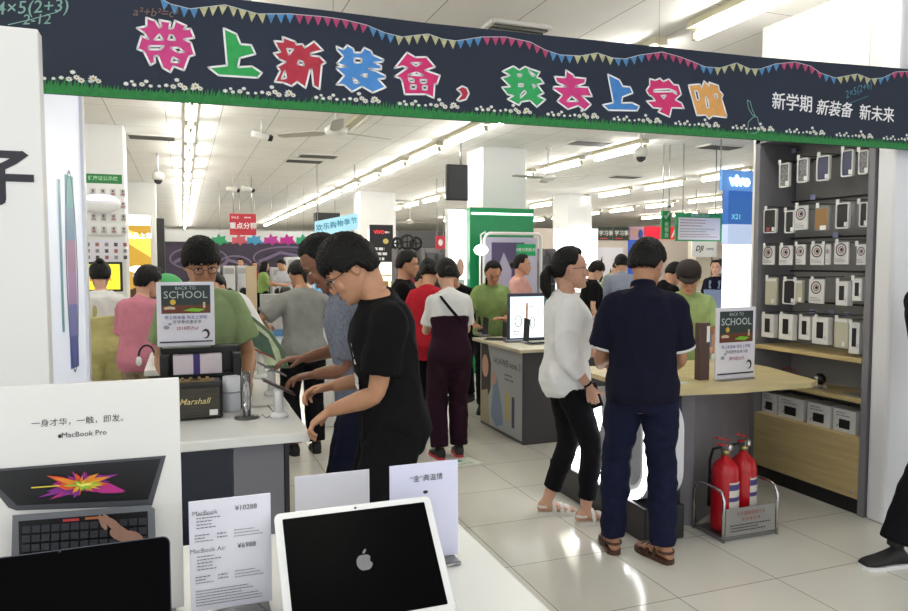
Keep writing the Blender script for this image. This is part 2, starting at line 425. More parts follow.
def _sole(mb, ank, yaw, k, z0, z1, grow=0., mi=0):
    f = Vector((math.sin(yaw), math.cos(yaw), 0)); l = Vector((f.y, -f.x, 0)); out = []
    prof = [(-.066,.0), (-.060,.022), (-.04,.034), (0,.038), (.05,.040), (.10,.050), (.15,.049), (.18,.036), (.195,.012)]
    pts = [(a, hw) for a, hw in prof]+[(a, -hw) for a, hw in prof[::-1][:-1]]
    P = []
    for a, hw in pts:
        hw2 = hw+math.copysign(grow, hw) if hw else 0; q = Vector((ank.x, ank.y, 0))+(f*a*(1+grow*4)+l*hw2)*k; P.append((q.x, q.y))
    mb.prism(P, z0*k, z1*k, mi)

def person(label, loc, face, h=1.70, wid=1., lean=0, bend=0, side=0, twist=0, pel=(0,0,0), head=(0,0,0), L=None, Rr=None, feet=None,
           fem=False, fat=0., skin='#c9987a', top=None, bottom=None, shoes=None, hair=None, glasses=None, det=1, seed=0, extra=None, bust=None, name='person', group=None):
    """face = world heading in degrees. L / Rr: dict(w=wrist local xyz, d=finger dir, n=palm normal, curl, e=elbow hint).
    feet: ((x,y,yaw),(x,y,yaw)) left,right. top/bottom/shoes/hair dicts."""
    root = empty(name, label, 'person', (loc[0], loc[1], loc[2] if len(loc) > 2 else 0), R(face-90), group)
    g = Rig(h, wid, lean, bend, side, twist, pel); k = g.k
    vox, cvx = {2: (.0048, .0075), 1: (.008, .011), 0: (.013, .016)}[det]
    vox *= .98
    S = {'skin': mat('skin_'+skin[1:], skin, .5, var=.06, scale=25, bump=.05, bscale=300), 'ew': mat('eye_white', '#dcd6d0', .3), 'ir': mat('iris', '#120b08', .2),
         'br': mat('brow', '#17100d', .8), 'lip': mat('lip_'+('f' if fem else 'm'), '#b0615a' if fem else '#9c6254', .45)}
    # ---- joints
    sh_w = .160 if not fem else .143
    J = {}
    for s, nm in ((-1, 'L'), (1, 'R')):
        J['sh'+nm] = g.pt(s*sh_w, -.012, 1.352)
        a = L if s < 0 else Rr
        if a is None: a = {}
        ua, fa = .285*k, .250*k
        wr = Vector(a['w']) if 'w' in a else J['sh'+nm]+Vector((s*.055, .03, -.515))*k
        hint = a.get('e', (s*.35, -1, -.2)); el, wr = _ik(J['sh'+nm], wr, ua, fa, hint)
        J['el'+nm] = el; J['wr'+nm] = wr
        J['hip'+nm] = (Vector((s*.092*g.w, -.005, .90))+g.pel)*k
        ft = (feet or ((-.10, .0, -8), (.10, .0, 8)))[0 if s < 0 else 1]
        an = Vector((ft[0], ft[1], (ft[3] if len(ft) > 3 else 0)+.085))*k
        kn, an = _ik(J['hip'+nm], an, .425*k, .42*k, (s*.12, 1, 0)); J['kn'+nm] = kn; J['an'+nm] = an; J['fy'+nm] = R(ft[2])
    nb, nm_ = g.S(1.455); chest_up = nm_ @ Vector((0, 0, 1))
    HR = Matrix.Rotation(R(-head[1]), 3, 'Z') @ Matrix.Rotation(R(-head[0]), 3, 'X') @ Matrix.Rotation(R(head[2]), 3, 'Y')
    hup = HR @ Vector((0, 0, 1)); nd = (chest_up*.75+hup*.6+Vector((0,.22,0))).normalized(); nt_ = nb+nd*.066*k
    hc = nt_+HR @ Vector((0, .018, .076))*k
    MH = Matrix.Translation(hc) @ HR.to_4x4() @ Matrix.Scale(k*1.05, 4)
    # ---- body
    mb = MB(); _torso(mb, g, .80, 1.47, 0, fat, bust=(bust if bust is not None else (.018 if fem else 0)), fem=fem)
    _limb(mb, [nb-nd*.05*k, nb+nd*.02*k, nt_+hup*.03*k], [.062*k if not fem else .052*k, (.056 if not fem else .046)*k, (.056 if not fem else .048)*k])
    mb.tube([g.pt(0, -.030, 1.41), nb+Vector((0, -.012, .0)), nt_+HR @ Vector((0, -.036, .03))*k], [.056*k, .046*k, .046*k], 14)
    _head(mb, MH, k, det, fem)
    af = .90 if fem else 1.0
    for s, n_ in ((-1, 'L'), (1, 'R')):
        sh, el, wr = J['sh'+n_], J['el'+n_], J['wr'+n_]
        mb.ball(sh, .058*k*af, 14); mb.tube([g.pt(s*.06, -.01, 1.382), sh], [.048*k, .052*k*af], 14)
        fd = (wr-el).normalized()
        _limb(mb, [sh, sh.lerp(el, .35), el, el.lerp(wr, .28), wr], [x*k*af for x in (.052, .049, .038, .041, .0255)])
        a = (L if s < 0 else Rr) or {}
        _hand(mb, wr, a.get('d', fd), a.get('n', (-s, .15, 0)), s, a.get('curl', .45), k*(.92 if fem else 1.), a.get('spread', .15))
        hip, kn, an = J['hip'+n_], J['kn'+n_], J['an'+n_]
        _limb(mb, [hip, hip.lerp(kn, .4), kn, kn.lerp(an, .3), an], [x*k for x in (.088, .076, .054, .056, .034)], 16)
        _foot(mb, an, J['fy'+n_], k, 0, (.022*k if (shoes or {}).get('kind') == 'sandal' else .006))
    me = _remesh(mb, vox, 2 if det > 1 else 2)
    bits = MB()
    if det > 0: _face_bits(bits, MH, fem)
    body = link('body', me, [S['skin'], S['ew'], S['ir'], S['br'], S['lip']], root)
    if det > 0:
        bm = bmesh.new(); bm.from_mesh(me); bm.from_mesh(bits.me('bits')); bm.to_mesh(me); bm.free()
    # ---- trousers
    if bottom:
        b = bottom; bm_ = MB(); e = b.get('ease', .012); z0 = b.get('len', .10); wd = b.get('wide', 0.)
        _torso(bm_, g, .80, b.get('waist', 1.0), min(e,.008), fat, fem=fem)
        if b.get('bib'):
            _torso(bm_, g, .80, 1.22, e+.012, fat, fem=fem)
        for s, n_ in ((-1, 'L'), (1, 'R')):
            hip, kn, an = J['hip'+n_], J['kn'+n_], J['an'+n_]
            pts = [hip+Vector((0, 0, .02*k)), hip.lerp(kn, .4), kn, kn.lerp(an, .35), an+Vector((0, 0, .0))]
            rs = [.090+e, .080+e+wd*.3, .058+e+wd*.6, .058+e+wd*.8, .042+e+wd]
            # cut at height z0
            P = _limb(MB(), pts, [x*k for x in rs], 16); Q = []
            tot = len(P)
            for i in range(tot):
                f = i/(tot-1)*4; j = min(3, int(f)); Q.append((rs[j]+(rs[j+1]-rs[j])*(f-j))*k)
            PP = []; QQ = []
            for i in range(tot):
                if P[i].z/k < z0 and PP:
                    t = (PP[-1].z-z0*k)/max(1e-6, PP[-1].z-P[i].z); PP.append(PP[-1].lerp(P[i], t)); QQ.append(QQ[-1]); break
                PP.append(P[i]); QQ.append(Q[i])
            bm_.tube(PP, QQ, 18)
        me2 = _remesh(bm_, cvx, 4); _folds(me2, b.get('fold', .006), (7, 7, 12), seed)
        link(b.get('name', 'trousers'), me2, b['mat'], root)
    # ---- top
    if top:
        t = top; tm = MB(); e = t.get('ease', .022)
        _torso(tm, g, t.get('hem', .87), 1.445, e, fat, fem=fem, bust=(bust if bust is not None else (.02 if fem else 0)), hem=t.get('flare', 0.))
        tm.tube([g.pt(0, -.035, 1.36), g.pt(0, -.025, 1.418), nb+nm_ @ Vector((0, -.010, -.006))], [.085*k, .072*k, (.058 if not fem else .053)*k], 16)
        for s, n_ in ((-1, 'L'), (1, 'R')):
            sh, el, wr = J['sh'+n_], J['el'+n_], J['wr'+n_]; sl = t.get('sleeve', 'short')
            tm.tube([g.pt(s*.05, -.012, 1.385), sh], [(.052+e*.6)*k, (.053+e*.8)*k*af], 14); tm.ball(sh, (.058+e*.8)*k*af, 14)
            if sl == 'short':
                q = t.get('slen', .72); _limb(tm, [sh, sh.lerp(el, .4), sh.lerp(el, q)], [(.056+e)*k*af, (.057+e)*k*af, (.056+e*1.1)*k*af])
            elif sl == 'long':
                q = t.get('slen', .95)
                _limb(tm, [sh, sh.lerp(el, .5), el, el.lerp(wr, .5), el.lerp(wr, q)], [x*k*af for x in (.054+e, .052+e, .045+e, .043+e, .032+e)])
        me3 = _remesh(tm, cvx, 5); _folds(me3, t.get('fold', .008), (8, 8, 6), seed+3)
        tp = link(t.get('name', 'shirt'), me3, t['mat'], root)
        if t.get('collar'):
            cm = MB(); c_, m_ = g.S(1.452); pts = []
            for i in range(17):
                a = R(-70+320*i/16+90-90); a = R(110+320*i/16); pts.append(c_+m_ @ Vector((.062*math.cos(a), .060*math.sin(a)-.004, .012+.010*math.sin(-a)))*k)
            cm.tube(pts, [(.022*k, .006*k)]*17, 8, ref=chest_up)
            for s in (-1, 1):
                p0 = g.pt(s*.012, .070, 1.43); cm.add([p0+Vector((0,.004,.03))*k, g.pt(s*.055, .062, 1.455)+Vector((0,0,.015))*k, g.pt(s*.058, .092, 1.395), g.pt(s*.010, .098, 1.40)], [(0, 1, 2, 3)])
            cme = cm.me(); o = link('collar', cme, t.get('cmat', t['mat']), tp)
        if t.get('band'):
            for s, n_ in ((-1, 'L'), (1, 'R')):
                sh, el = J['sh'+n_], J['el'+n_]; q = t.get('slen', .72); a_ = sh.lerp(el, q-.012); b_ = sh.lerp(el, q+.035)
                MB().tube([a_, b_], (.058+e*1.15)*k*af, 20).build('sleeve_band', t['band'], tp)
    # ---- shoes
    if shoes:
        for s, n_ in ((-1, 'L'), (1, 'R')):
            an = J['an'+n_]; lift = an.z-.085*k; f = Vector((math.sin(J['fy'+n_]), math.cos(J['fy'+n_]), 0)); l = Vector((f.y, -f.x, 0)); base = Vector((an.x, an.y, 0))
            sm_ = MB()
            if shoes.get('kind', 'shoe') == 'shoe':
                _foot(sm_, an, J['fy'+n_], k, .006, .012); sm_.tube([an+Vector((0, 0, -.02)), an+Vector((0, 0, .012))], [.042*k, .040*k], 14)
                ms = _remesh(sm_, .006 if det > 0 else .012, 2); so = link('shoe', ms, shoes['mat'], root)
                _s2 = MB(); _sole(_s2, an, J['fy'+n_], k, .0, .020, .004); _s2.build('sole', shoes.get('sole', shoes['mat']), so)
            else:
                _sole(sm_, an, J['fy'+n_], k, 0, .026, .003); so = sm_.build('sandal', shoes.get('sole', shoes['mat']), root)
                P = lambda a, b, c: base+(f*a+l*b)*k+Vector((0, 0, c*k)); st = MB()
                for a0, hw, top_, wd in ((.035, .043, .094, .013), (.085, .050, .070, .015), (.125, .053, .056, .016)):
                    pts = [P(a0+.01*math.cos(i*math.pi/8), hw*math.cos(math.pi*i/8), .012+(top_-.004)*math.sin(math.pi*i/8)) for i in range(9)]
                    st.tube(pts, [(wd*k, .0025*k)]*9, 8, ref=f)
                pts = [P(-.02+.045*math.cos(R(a))*(-1), .043*math.sin(R(a)), .062) for a in range(-110, 111, 22)]
                st.tube(pts, [(.008*k, .0025*k)]*len(pts), 8, ref=(0, 0, 1))
                st.build('strap', shoes['mat'], so)
    # ---- hair
    if hair:
        hb = _hair(hair['style'], MH, det, seed, hair.get('thick', 1.)); hm = hair.get('mat', mat('black_hair', '#0b0908', .5, spec=.25, var=.25, scale=40, bump=.5, bscale=120, stretch=(3, 3, .6)))
        ho = hb.build('hair', hm, root); tl = hair.get('tail')
        if tl == 'bun':
            b2 = MB(); b2.ball((0, -.075, .115), (.036, .036, .033), 14, M=MH); b2.tube([(0, -.06, .085), (0, -.072, .10)], .022, 10, M=MH); b2.build('hair_bun', hm, ho)
        elif tl == 'lowbun':
            b2 = MB(); b2.ball((0, -.125, .0), (.038, .034, .036), 14, M=MH); b2.build('hair_bun', hm, ho)
        elif tl == 'pony':
            b2 = MB(); b2.tube([(0, -.095, .02), (0, -.135, .008), (.006, -.155, -.04), (.010, -.155, -.10), (.008, -.14, -.155), (.0, -.13, -.18)], [.016, .024, .033, .032, .020, .004], 14, M=MH)
            me_ = _remesh(b2, .006 if det > 1 else .01, 1); _folds(me_, .005, (40, 40, 6), seed); link('ponytail', me_, hm, ho)
        elif tl == 'braid':
            b2 = MB()
            for i in range(9):
                t = i/8; b2.ball((.055+.012*t, -.02+.075*t, -.075-.17*t), (.015-.004*t, .015-.004*t, .016), 10, M=MH)
            b2.build('braid', hm, ho)
        elif tl == 'long':
            b2 = MB()
            for i in range(13):
                a = R(100+160*i/12); x, y = .082*math.cos(a-R(90)), 0
                a = R(-110+220*i/12); x = .080*math.sin(a); y = -.01-.090*math.cos(a)
                b2.tube([(x*.9, y*.9, .04), (x*1.06, y*1.04, -.03), (x*1.08, y*1.08-.004, -.12), (x*.95, y*1.08, -.22-.02*math.sin(i*2.1))], [.018, .020, .019, .008], 8, M=MH)
            me_ = _remesh(b2, .009, 2); _folds(me_, .004, (40, 40, 6), seed); link('long_hair', me_, hm, ho)
    if glasses:
        gm = MB()
        for s in (-1, 1):
            c = Vector((s*.032, .103, .001)); pts = [c+Vector((.0225*math.cos(R(a)), -.006*abs(math.cos(R(a)))*(s*math.cos(R(a)) > 0), .0165*math.sin(R(a)))) for a in range(0, 361, 24)]
            gm.tube(pts, .0017, 6, M=MH, caps=False); gm.tube([(s*.054, .097, .006), (s*.076, .06, .008), (s*.083, .0, .006), (s*.080, -.022, -.008)], .0018, 6, M=MH)
        gm.tube([(-.010, .104, .004), (0, .107, .007), (.010, .104, .004)], .0015, 6, M=MH); gm.build('glasses', glasses, root)
    if extra: extra(root, g, J, MH, k)
    return root
# ================================================================ the setting
CZ = 3.30; YB = 38.0; XR = 20.0; XL = -4.0
def tile_mat(name, c1, c2, mortar, size, msize, off, rough, bump=.0, hgt=None):
    m = bpy.data.materials.new(name); m.use_nodes = True; nt = m.node_tree; b = nt.nodes['Principled BSDF']
    tc = nt.nodes.new('ShaderNodeTexCoord'); mp = nt.nodes.new('ShaderNodeMapping'); nt.links.new(tc.outputs['Object'], mp.inputs[0])
    mp.inputs['Location'].default_value = (-off[0], -off[1], 0)
    br = nt.nodes.new('ShaderNodeTexBrick'); br.offset = 0; br.squash = 1
    br.inputs['Scale'].default_value = 1; br.inputs['Brick Width'].default_value = size[0]; br.inputs['Row Height'].default_value = size[1]
    br.inputs['Mortar Size'].default_value = msize; br.inputs['Mortar Smooth'].default_value = .1
    br.inputs['Color1'].default_value = (*srgb(c1), 1); br.inputs['Color2'].default_value = (*srgb(c2), 1); br.inputs['Mortar'].default_value = (*srgb(mortar), 1)
    nt.links.new(mp.outputs[0], br.inputs['Vector'])
    n = nt.nodes.new('ShaderNodeTexNoise'); n.inputs['Scale'].default_value = 1.7; n.inputs['Detail'].default_value = 6; nt.links.new(mp.outputs[0], n.inputs['Vector'])
    mx = nt.nodes.new('ShaderNodeMixRGB'); mx.blend_type = 'MULTIPLY'; mx.inputs[0].default_value = .16
    nt.links.new(br.outputs[0], mx.inputs[1]); nt.links.new(n.outputs[0], mx.inputs[2]); nt.links.new(mx.outputs[0], b.inputs['Base Color'])
    b.inputs['Roughness'].default_value = rough; return m
floor_m = tile_mat('glazed_floor_tiles', '#e6e4db', '#dedbd0', '#98937f', (.6, .6), .0028, (.38, .355), .13)
ceil_m = tile_mat('ceiling_panels', '#f1efec', '#edebe7', '#9b9993', (.6, 1.2), .004, (.45, .35), .75)
struct('floor', MB().b2(XL, XR, -1.6, YB, -.06, 0), floor_m)
struct('ceiling', MB().b2(XL, XR, -1.6, YB, CZ, CZ+.08), ceil_m)
wall_m = mat('cream_wall_paint', '#e2e0da', .7, var=.04, scale=2)
struct('wall_back', MB().b2(XL, XR, YB, YB+.1, 0, CZ), wall_m)
struct('wall_left', MB().b2(XL-.1, XL, 2, YB, 0, CZ), wall_m)
struct('wall_right', MB().b2(XR, XR+.1, 3.5, YB, 0, CZ), wall_m)
pil = mat('pillar_white', '#e8e8e8', .35, var=.03, scale=2)
def pillar(x0, x1, y0, y1, z1=CZ, m=pil):
    struct('pillar', MB().b2(x0, x1, y0, y1, 0, z1, bev=.008), m)
pillar(-1.19, -.665, 9.97, 10.5)
pillar(-1.13, -.52, 16.8, 17.4)
pillar(4.16, 4.86, 9.85, 10.5)
pillar(4.02, 4.90, 17.1, 17.8)
pillar(9.02, 9.70, 15.9, 16.7)
pillar(14.6, 15.2, 16.0, 16.7)
# white end panel and column beside the accessory cabinet, bulkhead above it
struct('wall_end', MB().b2(3.955, 5.6, 3.10, 3.225, 0, CZ, bev=.02), mat('white_panel', '#e6e6ea', .45))
struct('bulkhead', MB().b2(3.99, 5.6, 3.23, 4.22, 2.52, CZ), mat('bulkhead_white', '#cbcac5', .6))
struct('bulkhead', MB().b2(XL, 9.0, 22.0, 22.3, 2.18, 2.52), mat('fascia_white', '#dfe1e0', .4))
struct('trim_1', MB().b2(XL, 9, 21.98, 22.0, 2.15, 2.18), mat('fascia_dark', '#4a4a4c', .5))
0 and struct('beam', MB().b2(XL, XR, 16.85, 17.25, 3.05, CZ), wall_m)
# low beams over the right hand departments
struct('wall_partition', MB().b2(9.9, XR, 21.5, 21.7, 0, 2.72), mat('partition_beige', '#d9cec4', .6))

# ---------------------------------------------------------------- ceiling lights
house_m = mat('lamp_housing_cream', '#cfc9ae', .45); tube_m = mat('fluorescent_tube', '#fffdf6', .4, emit=TUBE)
end_m = mat('lamp_cap', '#b9b59d', .5)
def lamp_meshes():
    h = MB(); h.prism([(-.062, -.012), (.062, -.012), (.045, .045), (-.045, .045)], -.66, .66, M=Matrix.Rotation(R(-90), 4, 'X') @ Matrix.Scale(-1, 4, (0, 1, 0)))
    t = MB(); t.tube([(0, -.62, -.070), (0, .62, -.070)], .027, 12)
    e = MB(); e.box((0, -.63, -.06), (.04, .05, .07), bev=.004); e.box((0, .63, -.06), (.04, .05, .07), bev=.004)
    return h.me(), t.me(), e.me()
lh, lt, le = lamp_meshes()
lh.materials.append(house_m); lt.materials.append(tube_m); le.materials.append(end_m)
lt_off = lt.copy(); lt_off.materials.clear(); lt_off.materials.append(mat('unlit_tube', '#d8d6cc', .4))
def lamp(x, y, label, group, lit=True):
    r = empty('ceiling_light', label, 'ceiling light', (x, y, CZ-.045), 0, group)
    for nm, me in (('lamp_housing', lh), ('lamp_tube', lt if lit else lt_off), ('lamp_holder', le)):
        o = bpy.data.objects.new(nm, me); COL.objects.link(o); o.parent = r
for rx, y0, n, pitch, lb in ((.12, 8.4, 18, 1.62, 'light row straight above the phone counter'), (3.42, 3.62, 18, 1.68, 'light row left of the square pillar'),
                             (6.02, 9.15, 13, 1.7, 'light row just right of the square pillar'), (9.5, 10.9, 9, 1.85, 'light row above the navy polo'),
                             (12.7, 13.4, 7, 1.9, 'light row above the green notice'), (15.8, 14.6, 5, 1.8, 'farthest right light row')):
    for i in range(n):
        y = y0+i*pitch
        pass
        gr = 'lit ceiling lights in the '+lb
        if rx == 3.42 and i == 0: lamp(rx, y, 'long lit fluorescent ceiling light above the banner, at the picture top', None)
        elif rx == 3.42 and i == 1: lamp(rx, y, 'lit fluorescent ceiling light cut off by the banner top edge', None)
        else: lamp(rx, y, ORD[i]+' nearest lit ceiling light of the '+lb, gr)
lamp(1.95, 8.15, 'unlit cream ceiling light near the ceiling fan', None, False)
lamp(-2.6, 6.0, 'ceiling light left of the pillar with the notices, nearer one', 'lit fluorescent lights on the left side')
lamp(-2.6, 9.0, 'ceiling light left of the pillar with the notices, farther one', 'lit fluorescent lights on the left side')

# ---------------------------------------------------------------- vents, fans, cameras on the ceiling
vent_m = mat('vent_grille', '#4c4b48', .5); vent_f = mat('vent_frame', '#d8d6d0', .5)
def vent(x, y, sx, sy, label, group=None):
    r = empty('ceiling_vent', label, 'air vent', (x, y, CZ-.012), 0, group)
    f = MB(); t = .03
    f.box((-sx/2, 0, 0), (t, sy, .024)).box((sx/2, 0, 0), (t, sy, .024)).box((0, -sy/2, 0), (sx, t, .024)).box((0, sy/2, 0), (sx, t, .024)); f.build('vent_frame', vent_f, r)
    s = MB()
    n = 6
    for i in range(n): s.box((0, -sy/2+sy*(i+.5)/n, -.016), (sx-.03, sy/n*.5, .012))
    s.build('vent_slats', vent_m, r)
vent(2.3, 4.95, .45, .45, 'square louvred ceiling vent just above the banner')
for i, (px, py) in enumerate(((152, 136), (304, 160), (318, 155), (590, 142), (625, 176), (720, 146), (405, 200))):
    p = atZ(px, py, CZ); vent(p.x, p.y, .6, .3, ['small ceiling vent over the left aisle', 'ceiling vent left of the hanging fan', 'ceiling vent below the hanging fan', 'dark ceiling vent right of the square pillar', 'ceiling vent beyond the second fan', 'dark ceiling vent beside the accessory cabinet top', 'far ceiling vent between the pillars'][i])
fan_m = mat('fan_white', '#e4e2dd', .4)
def fan(px, py, label, rot):
    p = atZ(px, py, 2.85); r = empty('ceiling_fan', label, 'ceiling fan', (p.x, p.y, 2.85), R(rot))
    MB().lathe([(.012, .06), (.012, .40), (.05, .41), (.05, .45)], 12).build('down_rod', fan_m, r)
    MB().lathe([(.03, -.05), (.10, -.03), (.11, .03), (.05, .07), (.02, .08)], 20).build('motor', fan_m, r)
    for i in range(3):
        b = MB(); M = Matrix.Rotation(R(120*i), 4, 'Z') @ Matrix.Rotation(R(9), 4, 'X')
        b.prism([(.09, -.03), (.2, -.065), (.62, -.055), (.65, 0), (.62, .055), (.2, .065), (.09, .03)], -.004, .004, M=M); b.build('fan_blade', mat('fan_blade_grey', '#b9b6ae', .5), r)
fan(336, 132, 'white ceiling fan hanging over the grey shirt woman aisle', 20)
fan(548, 178, 'white ceiling fan to the right of the square pillar', 70)
fan(204, 104, 'white ceiling fan hanging beyond the cameras', 50) if False else None
fan(410, 222, 'small far ceiling fan left of the square pillar', 10)
def cctv(px, py, z, label, flip=1):
    p = atZ(px, py, z); r = empty('security_camera', label, 'security camera', (p.x, p.y, z), R(20))
    MB().tube([(0, 0, .02), (0, 0, CZ-z)], .012, 10).build('ceiling_mount', fan_m, r)
    MB().tube([(-.12*flip, 0, .03), (.08*flip, -.02, 0)], .045, 14).build('camera_housing', fan_m, r)
    MB().tube([(.07*flip, -.02, 0), (.12*flip, -.03, -.012)], [.046, .036], 14).build('camera_lens', black_pl, r)
cctv(262, 137, 3.1, 'white bullet camera with black lens under the ceiling left of the fan')
cctv(233, 190, 3.0, 'far bullet camera above the red sign, left one of the pair')
cctv(248, 190, 3.0, 'far bullet camera above the red sign, right one of the pair')
def dome(px, py, z, label, rr=.09):
    p = atZ(px, py, z); r = empty('dome_camera', label, 'security camera', (p.x, p.y, z))
    MB().tube([(0, 0, .05), (0, 0, CZ-z)], .015, 10).build('ceiling_mount', fan_m, r)
    MB().lathe([(rr*.6, -.02), (rr, 0), (rr, .08), (rr*.4, .12)], 18).build('camera_housing', fan_m, r)
    MB().ball((0, 0, -.02), (rr*.72, rr*.72, rr*.7), 14).build('camera_dome', mat('smoked_dome', '#3a3a40', .1), r)
dome(158, 179, 2.9, 'white cylinder camera hanging left of the light row')
dome(641, 156, 3.0, 'white dome camera under the banner right half')
dome(669, 205, 2.9, 'small dome camera above the hanging green notice', .07)
for x_, y_ in ((.12, 6.6), (.12, 4.9), (-1.4, 2.6), (.6, .9), (2.6, -.3)):  # unseen lamps added to brighten the near ceiling and counters
    lamp(x_, y_, {6.6: 'added unseen ceiling light just beyond the banner, over the phone counter end', 4.9: 'added unseen ceiling light right behind the banner, over the phone counter', 2.6: 'added unseen ceiling light above the tall white advertising board', .9: 'added unseen ceiling light above the silver laptop', -.3: 'added unseen ceiling light above the aisle in front of the banner'}[y_], 'unseen fluorescent lights added over the near counters')
# ================================================================ hanging banner
BY = 3.0
def bpt(px, py):
    p = atY(px, py, BY); return (p.x, p.z)
bz0, bz1 = 2.225, 2.640
def bb(X_): return -.015+.0078*(X_+.46)   # the lower hem hangs a little lower on the left
ban = empty('hanging_banner', 'long dark blue school season banner with big coloured characters hanging across the aisle', 'banner', (1.5, BY, bz0))
bo = Vector((1.5, BY, bz0))
m = MB().prism([(-1.4-1.5, bb(-1.4)), (4.6-1.5, bb(4.6)), (4.6-1.5, .50), (3.92-1.5, .474), (2.8-1.5, .434), (1.0-1.5, .40), (-1.4-1.5, .405)], -.012, 0, M=frame(Vector((0, 0, 0)), (1, 0, 0)))
m.build('banner_cloth', mat('chalkboard_blue', '#172338', .7, var=.22, scale=2.2), ban)
def flat(name, loops, m_, lift, parent=ban):
    me = fill2d(loops); M = Matrix(((1, 0, 0, -bo.x), (0, 0, -1, -lift), (0, 1, 0, -bo.z), (0, 0, 0, 1))); me.transform(M); return link(name, me, m_, parent)
def border(name, loops, wd, m_, lift, parent):
    mb = MB()
    for L in loops:
        n = len(L)
        for i in range(n):
            a, b = L[i], L[(i+1) % n]; dx, dy = b[0]-a[0], b[1]-a[1]; l = math.hypot(dx, dy) or 1; nx, ny = -dy/l*wd/2, dx/l*wd/2
            mb.add([(a[0]+nx-bo.x, -lift, a[1]+ny-bo.z), (a[0]-nx-bo.x, -lift, a[1]-ny-bo.z), (b[0]-nx-bo.x, -lift, b[1]-ny-bo.z), (b[0]+nx-bo.x, -lift, b[1]+ny-bo.z)], [(0, 1, 2, 3)])
            mb.add([(a[0]+wd/2*math.cos(k*1.047)-bo.x, -lift, a[1]+wd/2*math.sin(k*1.047)-bo.z) for k in range(6)], [list(range(6))])
    return link(name, mb.me(fix=False), m_, parent)
GL = [
 ('#c8347f', 130, 10, 6.107, [[(100,48),(155,68),(178,108),(190,100),(178,62),(247,75),(240,115),(262,112),(275,66),(345,98),(330,118),(370,115),(393,172),(330,180),(372,200),(395,275),(362,285),(330,370),(265,345),(247,382),(200,355),(170,280),(150,285),(153,322),(125,338),(85,255),(45,240),(70,160),(112,178),(85,140),(42,112),(100,100)],
   [(180,150),(200,182),(150,182)], [(243,155),(262,155),(275,184),(235,182)], [(118,222),(205,222),(185,242),(118,242)], [(250,232),(300,232),(328,258),(290,258)], [(262,290),(298,308),(298,320),(252,318)]]),
 ('#1fa04e', 130, 10, 6.107, [[(572,112),(650,148),(675,210),(740,215),(765,270),(670,295),(660,350),(745,345),(805,385),(780,415),(540,400),(478,352),(592,340)]]),
 ('#b3213b', 260, 25, 6.486, [[(145,78),(230,110),(235,128),(275,125),(290,148),(350,108),(408,165),(330,185),(330,200),(385,205),(425,245),(400,260),(385,418),(345,395),(335,290),(325,290),(295,410),(240,370),(205,398),(150,375),(95,370),(130,300),(110,270),(165,240),(125,225),(88,185),(130,175),(115,150),(92,105),(150,110)],
   [(175,155),(215,160),(188,192)], [(252,232),(278,240),(282,262),(245,255)], [(160,300),(170,345),(140,350)]]),
 ('#3f86cf', 260, 25, 6.486, [[(495,140),(540,160),(565,132),(605,155),(610,180),(655,180),(675,148),(720,170),(730,195),(800,225),(795,240),(740,245),(785,265),(785,290),(705,285),(750,300),(812,330),(810,348),(765,352),(815,405),(730,440),(660,400),(595,435),(545,390),(495,388),(545,330),(495,285),(500,272),(560,272),(498,250),(540,205),(500,165)],
   [(612,215),(660,222),(655,245),(612,245)], [(605,345),(640,375),(610,378)], [(655,325),(695,320),(690,340)]]),
 ('#cf1f6c', 380, 40, 7.567, [[(203,95),(265,132),(350,130),(415,205),(340,230),(452,270),(430,335),(412,335),(405,440),(345,412),(185,412),(165,310),(150,290),(110,278),(205,212),(170,200),(108,215)],
   [(235,175),(308,175),(270,200)], [(215,265),(275,245),(328,270)], [(215,290),(255,300),(255,318),(222,315)], [(302,303),(350,303),(345,327),(310,325)], [(232,342),(272,345),(268,372),(232,370)], [(322,350),(355,350),(350,378),(322,375)]]),
 ('#b3213b', 380, 40, 7.567, [[(580,375),(620,350),(655,365),(672,405),(650,450),(600,465),(580,455),(615,415),(605,395)]]),
 ('#25a35a', 490, 55, 7.567, [[(175,85),(220,115),(262,88),(300,105),(375,130),(350,170),(380,180),(405,215),(355,225),(405,290),(360,310),(418,338),(352,395),(300,345),(235,355),(218,382),(130,335),(175,310),(130,300),(88,245),(150,240),(85,175),(120,165),(148,155),(92,125)],
   [(208,148),(238,148),(235,162),(210,162)], [(215,220),(250,222),(248,238),(215,238)], [(320,225),(345,235),(330,250)], [(258,270),(272,285),(230,325),(230,300)], [(290,118),(318,160),(338,155)]]),
 ('#cd2f7c', 490, 55, 7.567, [[(572,115),(632,155),(635,170),(722,178),(715,215),(645,240),(740,245),(770,315),(695,312),(762,375),(715,420),(665,385),(588,412),(505,350),(545,305),(475,258),(480,240),(575,240),(505,210),(485,165),(570,170)], [(580,350),(615,315),(665,350)]]),
 ('#3a7fc6', 595, 60, 6.262, [[(78,90),(150,125),(172,165),(218,170),(235,208),(170,232),(165,270),(230,268),(275,290),(262,318),(82,315),(45,282),(112,268)]]),
 ('#d0246c', 595, 60, 6.262, [[(340,118),(375,128),(405,115),(425,135),(460,120),(490,155),(520,158),(538,215),(500,250),(540,270),(555,303),(478,300),(465,358),(392,325),(415,305),(362,300),(320,258),(375,255),(355,230),(335,220),(318,190),(340,160)],
   [(366,188),(462,182),(505,200),(508,216),(482,198),(366,200)], [(412,225),(442,222),(428,243)]]),
 ('#e0a35a', 595, 60, 6.262, [[(582,158),(655,152),(665,175),(680,132),(715,165),(710,140),(770,160),(775,190),(800,220),(790,240),(822,345),(820,362),(735,350),(712,370),(690,345),(635,348),(605,240)],
   [(622,195),(640,195),(652,250),(636,252)], [(688,230),(700,235),(712,300),(698,300)], [(745,215),(760,215),(765,240),(752,240)]]),
]
wout = mat('banner_white_ink', '#efeef0', .6)
